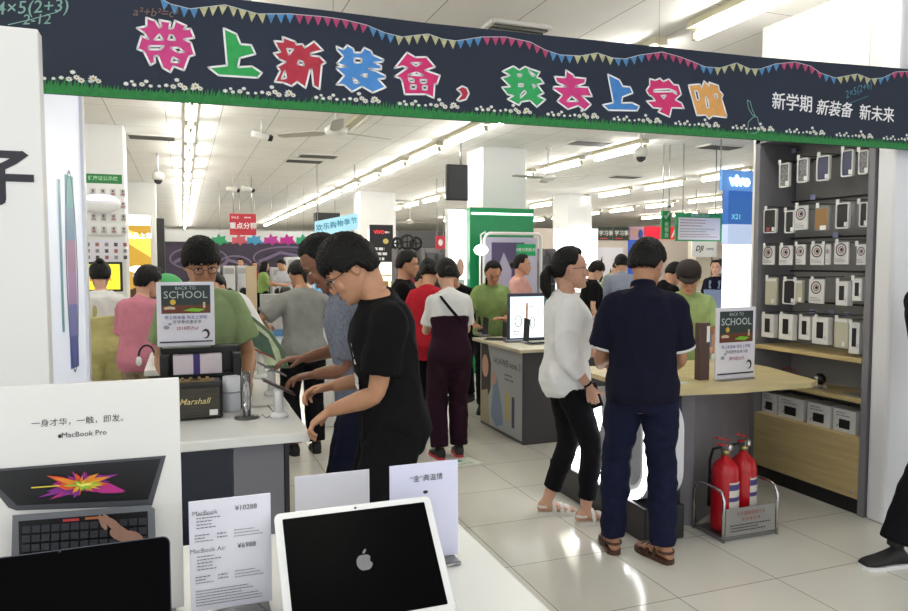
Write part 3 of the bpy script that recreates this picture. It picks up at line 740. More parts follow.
for c, x0, y0, s_, loops in GL:
    L = [[bpt(x0+x/s_, y0+y/s_) for x, y in lp] for lp in loops]
    o = flat('banner_character', L, mat('banner_ink_'+c[1:], c, .6, var=.12, scale=30), .0022)
    border('character_outline', L, .0078, wout, .0030, o)
# the closing line of small characters
for body, px, py, sz, sh in (('新学期', 792, 104, .094, 0), ('新装备', 833.5, 110, .088, .22), ('新未来', 876.5, 115, .090, 0)):
    p = atY(px, py, BY); write('banner_slogan', body, sz, (p.x-bo.x, -.0025, p.z-bo.z), wout, ban, off=0, shear=sh)
    for dx_, dz_ in ((.0022, 0), (0, .0016), (.0022, .0016)): write('banner_slogan', body, sz, (p.x-bo.x+dx_, -.0025-dx_*.05-dz_*.06, p.z-bo.z+dz_), wout, ban, off=0, shear=sh)
chalk = mat('chalk_green', '#7fa59c', .8); chalk_b = mat('chalk_brown', '#7d5f58', .8); chalk_c = mat('chalk_blue', '#4f7f94', .8)
def btext(body, px, py, sz, m_, rot):
    me = text_mesh(body, sz, .0002, shear=.3); p = atY(px, py, BY)
    me.transform(Matrix.Translation((p.x-bo.x, -.0025, p.z-bo.z)) @ Matrix.Rotation(R(90), 4, 'X') @ Matrix.Rotation(R(rot), 4, 'Z')); link('chalk_writing', me, m_, ban)
btext('24×5(2+3)', 27, 8, .062, chalk, 10); btext('2-12', 36, 20, .05, chalk, 8); btext('a²+b²=c²', 155, 13, .045, chalk_b, 4)
btext('2×5(2+6)', 858, 90, .055, chalk_c, 22)
def bline(pts, wd, m_, name, lift=.0024):
    mb = MB(); q = [bpt(*p) for p in pts]
    for a, b in zip(q, q[1:]):
        dx, dy = b[0]-a[0], b[1]-a[1]; l = math.hypot(dx, dy) or 1; nx, ny = -dy/l*wd/2, dx/l*wd/2
        mb.add([(a[0]+nx-bo.x, -lift, a[1]+ny-bo.z), (a[0]-nx-bo.x, -lift, a[1]-ny-bo.z), (b[0]-nx-bo.x, -lift, b[1]-ny-bo.z), (b[0]+nx-bo.x, -lift, b[1]+ny-bo.z)], [(0, 1, 2, 3)])
    return link(name, mb.me(fix=False), m_, ban)
bline([(8, 25), (30, 20), (58, 12)], .003, chalk, 'chalk_line'); bline([(835, 108), (850, 103), (868, 96)], .003, chalk_c, 'chalk_line')
bline([(747, 100), (750, 102), (752, 110), (755, 116), (752, 115), (748, 108), (747, 100)], .004, chalk, 'chalk_drawing')
bline([(747, 134), (748, 122), (753, 117), (757, 117), (758, 122), (761, 129), (756, 133), (747, 134)], .004, chalk, 'chalk_drawing')
# bunting
string = [(150,-8),(170,4),(190,9),(225,5),(258,14),(290,14),(325,17),(345,20),(366,25),(385,33),(402,37),(428,34),(442,39),(456,41),(482,37),(505,37),(530,42),(545,50),(560,55),(580,56),(597,53),(612,58),(625,59),(640,55),(662,52),(680,57),(693,62),(705,67),(720,68),(736,63),(750,69),(760,69),(775,64),(795,62),(810,66),(820,73),(835,78),(857,74),(870,79),(882,78),(895,72),(915,71)]
fl = {'b': MB(), 'y': MB(), 'p': MB()}; fo = MB()
def fcol(x):
    for a, b, c in ((0,190,'b'),(190,262,'y'),(262,292,'b'),(292,366,'p'),(366,395,'b'),(395,455,'y'),(455,482,'b'),(482,546,'p'),(546,566,'b'),(566,614,'y'),(614,642,'b'),(642,693,'p'),(693,712,'b'),(712,756,'y'),(756,776,'b'),(776,822,'p'),(822,836,'b'),(836,872,'y'),(872,888,'b')):
        if a <= x < b: return c
    return 'p'
x = 160.; rn = random.Random(3)
def sy(x):
    for a, b in zip(string, string[1:]):
        if a[0] <= x <= b[0]: return a[1]+(b[1]-a[1])*(x-a[0])/(b[0]-a[0])
    return string[-1][1]
while x < 912:
    wd = 9.5-3.6*x/908; hh = wd*1.15; a, b, c = (x, sy(x)), (x+wd, sy(x+wd)), (x+wd*.5+rn.uniform(-1, 1), sy(x+wd/2)+hh)
    q = [bpt(*p) for p in (a, b, c)]; fl[fcol(x)].add([(p[0]-bo.x, -.0022, p[1]-bo.z) for p in q], [(0, 1, 2)])
    x += wd*1.12
bt = bline(string, .003, mat('bunting_string', '#b9bfc2', .8), 'bunting', .0026)
for k_, c in (('b', '#4d86ba'), ('y', '#b9b78e'), ('p', '#b0406e')): link('bunting_flags', fl[k_].me(fix=False), mat('bunting_'+k_, c, .7, var=.3, scale=40), bt)
# grass edge and daisies
gm = MB(); x = -1.4; rn = random.Random(5)
while x < 4.6:
    h1 = .050+.02*noise.noise(Vector((x*4, 0, 0)))+rn.uniform(-.008, .008)
    g0 = bb(x); gm.add([(x-bo.x, -.0020, g0+.02), (x+.014-bo.x, -.0020, g0+.02), (x+.012-bo.x+rn.uniform(-.006, .006), -.0020, g0+h1)], [(0, 1, 2)])
    gm.add([(x-bo.x, -.0024, g0), (x+.0115-bo.x, -.0024, g0), (x+.0115-bo.x, -.0024, g0+.030), (x-bo.x, -.0024, g0+.030)], [(0, 1, 2, 3)]); x += .011
link('grass_border', gm.me(fix=False), mat('banner_grass', '#2b8041', .8, var=.2, scale=55), ban)
dm = MB(); ym = MB(); rn = random.Random(9)
for cx in [(-1.25+.355*i) for i in range(17)]:
    for u, v, r_ in ((0,.050,.011),(.02,.060,.008),(.028,.048,.010),(.055,.052,.012),(.07,.064,.010),(.085,.048,.009),(.115,.050,.008),(.14,.055,.010),(.165,.052,.013),(.178,.078,.011),(.19,.060,.013),(.205,.050,.014),(.235,.050,.010),(.245,.060,.018),(.262,.052,.012)):
        X_ = cx+u; Z_ = v+.004+bb(cx+u)
        dm.add([(X_-bo.x+r_*(1 if k % 2 == 0 else .62)*math.cos(k*math.pi/8), -.0026, Z_+r_*.8*(1 if k % 2 == 0 else .62)*math.sin(k*math.pi/8)) for k in range(16)], [list(range(16))])
        if r_ > .011: ym.add([(X_-bo.x+r_*.3*math.cos(k*.785), -.0030, Z_+r_*.28*math.sin(k*.785)) for k in range(8)], [list(range(8))])
da = link('printed_daisies', dm.me(fix=False), mat('daisy_white', '#dfe0dc', .7), ban); link('daisy_centres', ym.me(fix=False), mat('daisy_yellow', '#b9a24a', .7), da)
for x in (-1.0, .6, 2.2, 3.6): MB().tube([(x-bo.x, .006, .39), (x-bo.x, .006, CZ-bz0)], .0015, 6).build('hanging_wire', steel, ban)
# ================================================================ laptop table and what stands on it
lav = mat('lavender_tag', '#b9bfe0', .6); ink = mat('grey_ink', '#6c6c74', .7); ink_d = mat('dark_ink', '#33333a', .7)
alu = mat('laptop_silver', '#d4d5d7', .28, .4); scr = mat('screen_black', '#040405', .3, spec=.03); spg = mat('space_grey', '#4d4f54', .35, .6)
TZ = .90
t = empty('display_table', 'long white laptop display table at the bottom of the picture', 'table', (-.1, .9, 0))
def part(mb, name, m, parent, base): 
    for v in mb.v: v -= Vector(base)
    return mb.build(name, m, parent)
tb = (-.1, .9, 0)
part(MB().b2(-1.1, .68, -.4, 1.87, TZ-.045, TZ, bev=.006), 'table_top', white, t, tb)
for x, y in ((-1.03, -.33), (.61, -.33), (-1.03, 1.80), (.61, 1.80)): part(MB().b2(x-.03, x+.03, y-.03, y+.03, 0, TZ-.045, bev=.004), 'leg', white, t, tb)
part(MB().b2(-1.0, .58, -.3, 1.74, .12, .15), 'lower_shelf', white, t, tb)

def laptop(name, label, x0, x1, yb, yt, zt, yaw, body, bezel, glass_m, bw, group=None, logo=False):
    """open notebook facing the camera: base towards the viewer, lid leaning back"""
    W = x1-x0; cx = (x0+x1)/2; r = empty(name, label, 'laptop', (cx, yb, TZ), R(yaw), group)
    D = .215; MB().box((0, -D/2, .010), (W, D, .014), bev=.004).build('laptop_base', body, r)
    kb = MB()
    for j in range(5):
        for i in range(13): kb.box((-W*.43+W*.86*(i+.5)/13, -.04-.020*j, .0185), (W*.058, .016, .002), bev=.0008)
    kb.build('keyboard', black_pl, r); MB().box((0, -.17, .0176), (W*.34, .06, .001)).build('trackpad', bezel, r)
    MB().tube([(-W*.35, .002, .014), (W*.35, .002, .014)], .006, 12).build('hinge', spg, r)
    zt -= TZ; L = math.hypot(yt-yb, zt-.014); M = frame(Vector((-W/2, .0, .014)), (1, 0, 0), ((0, (yt-yb), zt-.014)))
    lid = MB(); lid.prism([(p[0]+W/2, p[1]+L/2) for p in rrect(W, L, .012)], -.006, 0, M=M); lo = lid.build('lid', body, r)
    fm = MB(); fm.prism([(p[0]+W/2, p[1]+L/2) for p in rrect(W-.003, L-.003, .011)], 0, .0008, M=M); fm.build('bezel', bezel, lo)
    s = MB(); s.prism([(p[0]+W/2, p[1]+L/2+.002) for p in rrect(W-2*bw, L-2*bw, .002, 2)], .0009, .0014, M=M); s.build('screen', glass_m, lo)
    c = MB(); c.lathe([(.0025, .0009), (.0025, .0016)], 12, M=M @ Matrix.Translation((W/2, L-bw*.5, 0))); c.build('camera', black_pl, lo)
    if logo:
        P = Print(M @ Matrix.Translation((W/2, L*.50, .0016)), .0002); g_ = mat('logo_grey', '#77777b', .5); s_ = .0165
        pts = []
        for i in range(40):
            a = R(90+360*i/40); rr = s_*(1.0-.16*math.exp(-((i/40*360) % 360/22)**2)-.16*math.exp(-((360-(i/40*360))/22)**2)-.10*math.exp(-(((i/40*360)-180)/20)**2))
            pts.append((rr*math.cos(a)*.98, rr*math.sin(a)*1.05))
        bite = []
        for u, v in pts:
            d = math.hypot(u-s_*1.12, v-s_*.22)
            if d < s_*.45: k_ = s_*.45/d; u, v = s_*1.12+(u-s_*1.12)*k_, s_*.22+(v-s_*.22)*k_
            bite.append((u, v))
        P.poly(bite, g_); P.ell(s_*.18, s_*1.32, s_*.15, s_*.36, g_, 14, R(-38)); P.build('logo', lo)
    return r
laptop('laptop', 'white and silver laptop with a dark screen showing an apple logo', .160, .490, 1.285, 1.455, 1.094, 0, alu, mat('white_bezel', '#e8e8e8', .3), scr, .0155, logo=True)
laptop('laptop', 'dark laptop with a black screen in front of the notebook poster', -.350, -.028, 1.17, 1.25, 1.150, 1, spg, mat('black_bezel', '#060607', .35, spec=.03), scr, .006)
# stand feet
def poster_stand(name, label, cat_, x0, x1, y, z0, z1, yaw=0, tilt=3, th=.010, group=None, foot=True, back=None):
    """upright sheet in a clear holder; returns the root, and a print frame with origin at the sheet's lower-left corner"""
    W, H_ = x1-x0, z1-z0; r = empty(name, label, cat_, ((x0+x1)/2, y, z0), R(yaw), group)
    M = frame(Vector((-W/2, -.0, .012)), (1, 0, 0), (0, math.sin(R(tilt)), math.cos(R(tilt)))); H_ -= .012
    MB().box((W/2, H_/2, -th*.5), (W, H_, th), M=M, bev=.002).build('sheet', back or paper, r)
    MB().box((W/2, H_/2, .0035+.001), (W+.006, H_+.006, .0012), M=M).build('clear_cover', acrylic, r) if False else None
    if foot:
        MB().box((0, 0, .006), (W*.92, .075, .010), bev=.003).build('holder_foot', acrylic, r)
    return r, M, W, H_
# notebook poster
r, M, W, H_ = poster_stand('poster_board', 'white notebook poster with a colourful burst standing behind the dark laptop', 'poster', -.40, -.012, 1.5, TZ, 1.372, 0, 1, .014, back=mat('poster_white', '#e8e6e2', .35))
P = Print(M); uv = lambda a_, b_: (atY(a_, b_, 1.5).x+.40, atY(a_, b_, 1.5).z-TZ-.012); u = lambda px: (atY(px, 500, 1.5).x+.40); v = lambda py: (atY(90, py, 1.5).z-TZ-.012)
P.text('一身才华，一触，即发。', u(83), v(421), .0150, ink_d, .0001); P.text('MacBook Pro', u(86), v(434), .0140, ink_d, .0001); P.ell(u(61.5), v(434.5), .0032, .0036, ink_d)
lidm = mat('print_lid', '#4a4c50', .5); blk_ = mat('print_black', '#141416', .4); keym = mat('print_key', '#1c1c20', .5)
P.poly([uv(-22, 471), uv(166, 456), uv(152, 506), uv(16, 511), uv(8, 508), uv(-20, 474)], lidm)
P.poly([uv(-18, 473), uv(161, 459), uv(148, 500), uv(17, 506)], blk_)
bx, by = u(82), v(483); rn = random.Random(4)
for c, n in (('#c22f8a', 16), ('#8a2f8f', 10), ('#e0552f', 12), ('#e88f2a', 12), ('#d9c33a', 9), ('#8fc23a', 6), ('#efe96a', 4)):
    mm = mat('burst_'+c[1:], c, .5)
    sc_ = {'#c22f8a': 1, '#8a2f8f': .9, '#e0552f': .75, '#e88f2a': .6, '#d9c33a': .42, '#8fc23a': .42, '#efe96a': .25}[c]
    for i in range(n):
        a = rn.uniform(0, 6.28); L = rn.uniform(.03, .062)*sc_*(1.5 if abs(math.cos(a)) > .7 else .8); wd = rn.uniform(.003, .009)*sc_
        dx, dy = math.cos(a), math.sin(a)*.62
        P.poly([(bx-dy*wd, by+dx*wd), (bx+dx*L*.6-dy*wd*1.3, by+dy*L*.6+dx*wd*1.3), (bx+dx*L, by+dy*L), (bx+dx*L*.6+dy*wd, by+dy*L*.6-dx*wd), (bx+dy*wd, by-dx*wd)], mm)
P.line([uv(33, 486), uv(60, 484)], .0025, mat('burst_d9c33a', '#d9c33a', .5))
P.poly([uv(14, 513), uv(150, 503), uv(155, 507), uv(158, 600), uv(12, 600)], mat('print_body', '#6e7176', .5))
P.poly([uv(20, 519), uv(148, 509), uv(150, 600), uv(22, 600)], blk_)
P.poly([uv(64, 517), uv(80, 516), uv(80, 518.5), uv(64, 519.5)], mat('print_red', '#b53a3a', .5)); P.poly([uv(86, 515), uv(108, 513.5), uv(108, 516), uv(86, 517.5)], mat('print_orange', '#b0663a', .5))
for j in range(6):
    for i in range(13):
        a, b_ = 24+i*9.6, 524-i*.72+j*8.6; P.poly([uv(a, b_), uv(a+8, b_-.6), uv(a+8, b_+6.4), uv(a, b_+7)], mat('print_keycap', '#33343a', .5))
skp = mat('print_skin', '#9a7462', .6)
for a, b_, c_, d_, ro in ((104, 519, .005, .016, .35), (110, 519, .005, .018, .5), (116, 522, .005, .018, .7), (121, 527, .005, .017, .9), (122, 533, .022, .012, -.5), (132, 538, .022, .014, -.5), (66, 548, .006, .012, -.3)):
    P.ell(u(a), v(b_), c_, d_, skp, 16, ro)
P.build('printed_picture', r)
# price card
r, M, W, H_ = poster_stand('price_card', 'white laptop price card with two prices between the two laptops', 'price card', 0.0, .156, 1.465, TZ, 1.133, 0, 2, .003)
P = Print(M)
P.text('MacBook', .030, .196, .0125, ink); P.text('¥10288', .108, .198, .0140, ink_d, .00012); P.text('MacBook Air', .034, .122, .0125, ink); P.text('¥6988', .108, .122, .0140, ink_d, .00012)
for y0 in (.134, .052):
    P.rows(.014, .062, y0+.030, y0+.062, 5, ink, .3, 3); P.rows(.010, .045, y0+.004, y0+.022, 3, ink, .3, 5); P.rows(.052, .078, y0+.008, y0+.022, 2, ink, .35, 7); P.rows(.084, .142, y0+.006, y0+.024, 3, ink, .25, 8)
P.rows(.010, .142, .012, .046, 6, ink, .3, 11); P.build('printed_text', r)
# the two cards behind the silver laptop
r, M, W, H_ = poster_stand('price_card', 'blank backed white card behind the silver laptop, left of the printed one', 'price card', .237, .418, 1.70, TZ, 1.092, 0, 1, .003, back=mat('card_back', '#e2e2ea', .6))
r, M, W, H_ = poster_stand('price_card', 'lilac white card with a short heading right behind the silver laptop corner', 'price card', .428, .594, 1.55, TZ, 1.138, 0, 1, .003, back=mat('lilac_paper', '#dcdcf3', .6))
P = Print(M); P.text('“金”典温情', .088, .190, .0165, ink_d, .0002); P.ell(.085, .158, .006, .004, ink_d); P.build('printed_text', r)
# security pucks with cable
for x, y, lb in ((.485, 1.33, 'small clear holder block beside the silver laptop right corner'), (.165, 1.40, 'small white cable block left of the silver laptop')):
    r = empty('security_block', lb, 'cable holder', (x, y, TZ)); MB().box((0, 0, .009), (.035, .03, .018), bev=.004).build('block', white_gloss, r)
    MB().tube([(0, 0, .012), (-.03, .05, .004), (-.05, .12, .003), (-.02, .2, .003)], .002, 6).build('cable', mat('grey_cable', '#9a9aa0', .5), r)
# tall white board at the left edge
r = empty('display_board', 'tall white advertising board with one big black character at the left edge', 'advertising board', (-.85, 2.2, 0))
MB().b2(-.62, .505, 0, .06, .03, 2.213, bev=.004).build('board', mat('board_white', '#e6e5e3', .5), r); MB().b2(-.62, .50, -.05, .12, 0, .03).build('board_foot', steel, r)
p = atY(1, 181, 2.2); write('board_lettering', '子', .160, (p.x+.85, -.002, p.z), ink_d, r, off=.004)
p = atY(13, 180, 2.2)

# ================================================================ tilted light box with a phone picture
a = atY(46, 200, 3.32); b = atY(82, 200, 3.76); d = Vector((b.x-a.x, b.y-a.y, 0)); L = d.length; yaw = math.atan2(d.y, d.x)
r = empty('light_box', 'tall slanted light box with a long phone picture behind the white board', 'light box', (a.x, a.y, 0), yaw)
MB().b2(0, L, 0, .10, .98, 2.9, bev=.006).build('box_body', mat('lightbox_face', '#dfe3ee', .35, emit=.25), r)
MB().b2(-.012, 0, -.006, .106, .97, 2.9).b2(L, L+.03, -.012, .106, .97, 2.9).build('box_frame', mat('lightbox_frame', '#eeeef2', .3), r)
MB().b2(.05, L-.05, .02, .08, 0, .98).build('box_post', steel, r)
P = Print(frame(Vector((0, 0, 0)), (1, 0, 0)))
for i, c in enumerate(('#6fc0c4', '#7fa8c8', '#c79ac0', '#c9a0d0', '#8f8fd8', '#6a74c8')):
    z1 = 1.98-i*.142; P.rect(.22, z1-.142, .33, z1, mat('phone_'+c[1:], c, .35))
P.ring(.275, 1.555, .075, .45, .012, mat('phone_edge', '#5d6472', .4)); P.rect(.13, 1.30, .16, 1.95, mat('phone_side', '#86b3bd', .35)); P.build('phone_picture', r)
# ================================================================ white phone counter (left middle)
KZ = .90; cc = (.18, 3.3, 0)
c = empty('phone_counter', 'white phone display counter where the black shirt man stands', 'counter', cc)
part(MB().b2(-.34, .476, 2.955, 3.58, KZ-.04, KZ, bev=.005).b2(.30, .476, 3.55, 5.0, KZ-.04, KZ), 'counter_top', white, c, cc)
part(MB().b2(-.32, .385, 3.02, 3.52, 0, KZ-.04).b2(.32, .385, 3.5, 4.8, 0, KZ-.04), 'counter_body', mat('counter_body_grey', '#8b8b93', .45), c, cc)
part(MB().b2(-.06, .17, 3.005, 3.02, .42, .855), 'dark_glass_panel', mat('navy_glass', '#1c2130', .12), c, cc)
part(MB().b2(.175, .375, 3.005, 3.02, .05, .855), 'grey_panel', mat('grey_panel', '#74747c', .5), c, cc)
part(MB().b2(.378, .396, 2.995, 3.03, 0, .86), 'black_edge', black_pl, c, cc)
part(MB().b2(-.32, -.06, 3.005, 3.02, .05, .855), 'side_panel', white, c, cc)
# speaker
r = empty('amplifier_speaker', 'small black guitar-style speaker with a golden script name on the counter', 'speaker', (.022, 3.40, KZ))
MB().box((0, .02, .085), (.265, .13, .165), bev=.010).build('cabinet', black_pl, r)
MB().box((0, -.048, .078), (.238, .012, .132), bev=.002).build('speaker_grille', mat('grille_cloth', '#4a4740', .9, var=.5, scale=120, stretch=(.2, 1, 6)), r)
MB().box((0, .01, .170), (.20, .07, .006)).build('control_plate', mat('brass', '#8d7a4a', .35, .9), r)
k_ = MB(); [k_.lathe([(.007, .172), (.007, .184)], 10, c=(-.07+.035*i, .01, 0)) for i in range(5)]; k_.build('control_knobs', mat('knob_gold', '#a8905a', .35, .9), r)
write('script_name', 'Marshall', .038, (.012, -.0555, .085), mat('gold_script', '#d9c98c', .4), r, off=.0001, shear=.35)
MB().b2(.075, .11, -.056, -.054, .02, .045).build('small_label', white_gloss, r)
# black holder with box and sign
r = empty('accessory_stand', 'black display stand behind the small speaker', 'stand', (.06, 3.60, KZ))
MB().b2(-.17, .19, .02, .12, 0, .30, bev=.008).b2(-.17, -.13, -.06, .03, .0, .27, bev=.006).b2(.15, .19, -.06, .03, 0, .27, bev=.006).build('stand_back', black_pl, r)
MB().b2(-.13, .15, -.06, .02, .165, .178).build('stand_shelf', black_pl, r)
r2 = empty('gift_box', 'white box with a purple middle band on the black stand', 'box', (.055, 3.57, KZ+.178))
MB().box((0, 0, .045), (.215, .06, .09), bev=.003).build('carton', mat('box_pinkish', '#e2d5dc', .5), r2); MB().box((-.005, 0, .045), (.03, .062, .0915)).build('band', mat('purple_band', '#3c2f78', .5), r2)
def school_sign(label, x0, x1, y, z0, z1, lines, yaw=0):
    W, H_ = x1-x0, z1-z0; r = empty('notice_sign', label, 'sign', ((x0+x1)/2, y, z0), R(yaw))
    MB().b2(-W/2, W/2, 0, .012, .005, H_, bev=.003).build('sign_board', mat('sign_white', '#e6e4ee', .4), r); MB().b2(-W*.42, W*.42, -.03, .045, 0, .006).build('sign_foot', acrylic, r)
    P = Print(frame(Vector((-W/2, 0, 0)), (1, 0, 0))); s = W
    bd = mat('sign_chalkboard', '#2f3d3c', .6, var=.2, scale=30); P.rect(.08*W, H_*.54, W*.93, H_*.95, bd); P.rect(.08*W, H_*.52, .93*W, H_*.645, mat('sign_desk', '#6b3a26', .6))
    ck = mat('sign_chalk', '#b9c4c2', .7); P.text('BACK TO', W*.5, H_*.905, W*.085, ck); P.text('SCHOOL', W*.5, H_*.80, W*.19, ck, .0008)
    P.ell(W*.28, H_*.695, W*.05, W*.05, mat('sign_lamp', '#d8b23a', .5)); P.ell(W*.22, H_*.60, W*.10, W*.035, mat('sign_cream', '#cfc0a0', .6)); P.ell(W*.22, H_*.57, W*.10, W*.02, mat('sign_maroon', '#7a2f2a', .6))
    P.poly([(W*.45, H_*.56), (W*.60, H_*.60), (W*.84, H_*.58), (W*.72, H_*.54)], mat('sign_lime', '#7cc22a', .5)); P.rect(W*.80, H_*.60, W*.84, H_*.69, mat('sign_cream', '#cfc0a0', .6))
    bl = mat('sign_blue_ink', '#3a3f9a', .6); rd = mat('sign_red_ink', '#a33a5a', .6)
    P.text(lines[0], W*.5, H_*.455, W*.072, bl, .0004); P.text(lines[1], W*.52, H_*.385, W*.072, mat('sign_navy_ink', '#26284a', .6), .0004); P.text(lines[2], W*.52, H_*.29, W*.082, rd, .0004)
    P.ell(W*.84, H_*.20, W*.07, W*.09, ink_d, 16); P.ell(W*.82, H_*.19, W*.05, W*.06, mat('sign_white', '#e6e4ee', .4), 16); P.ell(W*.16, H_*.31, W*.05, W*.035, mat('sign_grey', '#9aa0a8', .6)); P.ell(W*.22, H_*.36, W*.03, W*.02, mat('sign_grey', '#9aa0a8', .6))
    P.rect(W*.04, H_*.075, W*.96, H_*.095, ink_d); P.build('printed_notice', r); return r
school_sign('upright school notice sign on the black stand, hiding the green shirt man', -.118, .135, 3.58, KZ+.302, KZ+.302+.305, ('带上新装备 我去上学啦', '开学季优惠多多', '2018款iPad'))
# cups and acrylic cylinders
for i, (px, py, h_, rr, lb) in enumerate(((232, 411, .165, .040, 'frosted white roll standing right of the speaker'), (243, 405, .15, .030, 'second frosted roll standing behind the first'))):
    p = atZ(px, py, KZ); r = empty('plastic_cup', lb, 'cup', (p.x, p.y, KZ)); MB().lathe([(rr*.9, 0), (rr, .01), (rr, h_), (rr*.92, h_), (rr*.9, .012)], 24).build('cup_wall', mat('frosted_plastic', '#e6e8ee', .4), r)
    MB().lathe([(rr+.003, h_*.55), (rr+.003, h_*.58)], 24).build('cup_ring', mat('grey_cable', '#9a9aa0', .5), r)
p = atZ(247, 418, KZ); r = empty('clear_stand', 'clear acrylic post on a round base beside the frosted rolls', 'stand', (p.x, p.y, KZ))
MB().lathe([(.055, 0), (.055, .008), (.015, .012)], 24).build('base', acrylic, r); MB().lathe([(.018, .012), (.018, .21)], 16).build('post', acrylic, r)
ph_b = mat('phone_back_plum', '#4a2a35', .3)
def phone_stand(px, py, label, rot, pm, h=.13, tilt=28):
    p = atZ(px, py, KZ); r = empty('phone_stand', label, 'phone stand', (p.x, p.y, KZ), R(rot))
    MB().lathe([(.040, 0), (.042, .010), (.036, .020), (.020, .026)], 24).build('stand_base', white_gloss, r); MB().lathe([(.022, .024), (.020, h-.02), (.026, h)], 18).build('stand_post', white_gloss, r)
    M = Matrix.Translation((0, 0, h+.008)) @ Matrix.Rotation(R(tilt), 4, 'Y')
    q = empty('demo_phone', label.replace('white stand', 'phone')+' held on its stand', 'phone', (p.x, p.y, KZ), R(rot)); q['label'] = 'smartphone tilted on the '+label.split(' ', 1)[1]
    MB().box((0, 0, 0), (.158, .076, .008), bev=.003, M=M).build('phone_body', pm, q); MB().box((0, 0, .0045), (.148, .070, .0012), M=M).build('phone_screen', scr, q)
    return r
phone_stand(279, 417, 'white phone stand nearest the counter corner', 0, ph_b)
phone_stand(272, 395, 'white phone stand behind the nearest one', 5, mat('phone_silver', '#8e8e96', .3))
phone_stand(261, 378, 'white phone stand third from the counter corner', 10, mat('phone_red', '#9c2b34', .3), .15)
phone_stand(254, 366, 'white phone stand fourth from the counter corner', 14, mat('phone_silver', '#8e8e96', .3), .16)
cb = MB(); cb.tube([atZ(262, 414, KZ+.004), atZ(266, 418, KZ+.004), atZ(274, 413, KZ+.004), atZ(268, 405, KZ+.004)], .0025, 6)
tag(cb.build('security_cable', mat('grey_cable', '#9a9aa0', .5), None), 'thin grey cable lying beside the nearest phone stand', 'cable')
# leaning white tablet
p = atZ(262, 372, KZ); r = empty('tablet', 'white tablet leaning over the far end of the counter', 'tablet', (p.x-.02, p.y+.1, KZ), R(0))
M = Matrix.Translation((0, 0, .10)) @ Matrix.Rotation(R(52), 4, 'Y') @ Matrix.Rotation(R(-8), 4, 'Z'); MB().box((0, 0, 0), (.25, .18, .008), M=M, bev=.003).build('tablet_body', white_gloss, r); MB().tube([(.0, 0, 0), (-.02, 0, .09)], .02, 10).build('tablet_foot', white_gloss, r)
# arched leaf shaped display behind
p = atZ(247, 372, KZ)
r = empty('curved_display', 'curved green and cream leaf shaped product display behind the tablet', 'display', (p.x-.04, p.y+.18, KZ), R(-20))
M = frame(Vector((0, 0, 0)), (1, 0, 0)); out = [(.33, 0), (.30, .12), (.22, .24), (.10, .34), (-.02, .40), (-.10, .41), (-.16, .36), (-.14, .22), (-.05, .08), (.05, 0)]
MB().prism(out, -.012, 0, M=M).build('display_panel', mat('leaf_panel_green', '#5e7358', .5), r)
P = Print(M); P.poly([(x*.86+.01, y*.88+.02) for x, y in out], mat('leaf_cream', '#c6cfae', .5, var=.3, scale=14)); P.poly([(.25, .05), (.2, .2), (.05, .32), (-.05, .35), (.1, .15)], mat('leaf_dark', '#4e6a5c', .5, var=.3, scale=20)); P.poly([(.15, .03), (.05, .18), (-.08, .30), (-.10, .2), (0, .08)], mat('leaf_light', '#d6d8b8', .5)); P.build('printed_pattern', r)
MB().tube([(-.0, .06, 0), (-.0, .02, .2)], .012, 8).build('back_strut', black_pl, r)
# left back white counter
r = empty('white_counter', 'small white counter in front of the pink shirt person', 'counter', (-.15, 5.75, 0))
MB().b2(-.10, .10, -.72, .8, .86, .90, bev=.005).build('counter_top', white, r); MB().b2(-.08, .08, -.66, .78, .08, .86).build('counter_body', dark_gr, r); MB().b2(-.07, .07, -.6, .7, 0, .08).build('plinth', black_pl, r)
p = atZ(147, 366, .9); r = empty('game_controller', 'small white headset on the left back counter', 'headset', (p.x, p.y, .9))
MB().tube([(.05*math.cos(R(a_)), 0, .07+.07*math.sin(R(a_))) for a_ in range(-20, 201, 20)], .007, 8).build('headband', black_pl, r); MB().ball((.05, 0, .035), (.02, .03, .034)).build('ear_cup', white_gloss, r); MB().ball((-.05, 0, .035), (.02, .03, .034)).build('ear_cup', white_gloss, r)
# wooden dotted low crate seen below the overall woman
p = atY(88, 380, 4.6); r = empty('peg_crate', 'wooden crate with dark round holes below the yellow overalls', 'crate', (p.x-.05, 4.6, .52)); 
MB().b2(-.2, .16, 0, .25, -.52, .36, bev=.006).build('crate_body', mat('crate_wood', '#8a6a4a', .6, var=.2, scale=6, stretch=(1, 1, 8)), r)
P = Print(frame(Vector((-.2, 0, 0)), (1, 0, 0)))
for i in range(4):
    for j in range(3): P.ell(.06+.1*i, .32-.1*j, .016, .016, ink_d)
P.build('round_holes', r)

# ================================================================ island desk with the big lit 20
dz = .86; dk = empty('sales_desk', 'grey sales desk with a wooden top beside the fire extinguishers', 'desk', (3.1, 4.0, 0)); db = (3.1, 4.0, 0)
wood = mat('light_wood', '#c9b98a', .4, var=.12, scale=5, stretch=(1, 6, 1)); dgr = mat('desk_grey', '#78747b', .5, var=.12, scale=9)
top = [(2.50, 3.56), (2.53, 3.44), (2.62, 3.40), (3.05, 3.33), (3.60, 3.335), (3.70, 3.38), (3.86, 3.95), (3.86, 4.42), (2.55, 4.42)]
m_ = MB(); m_.prism(top, dz-.03, dz); part(m_, 'desk_top', wood, dk, db)
body = [(2.86, 3.50), (3.72, 3.97), (3.72, 4.38), (2.80, 4.38), (2.80, 3.54)]
m_ = MB(); m_.prism(body, .0, dz-.03); part(m_, 'desk_body', dgr, dk, db)
m_ = MB().b2(2.42, 2.69, 3.36, 4.5, 0, .20, bev=.006); part(m_, 'sign_base', mat('base_black', '#17171b', .35), dk, db)
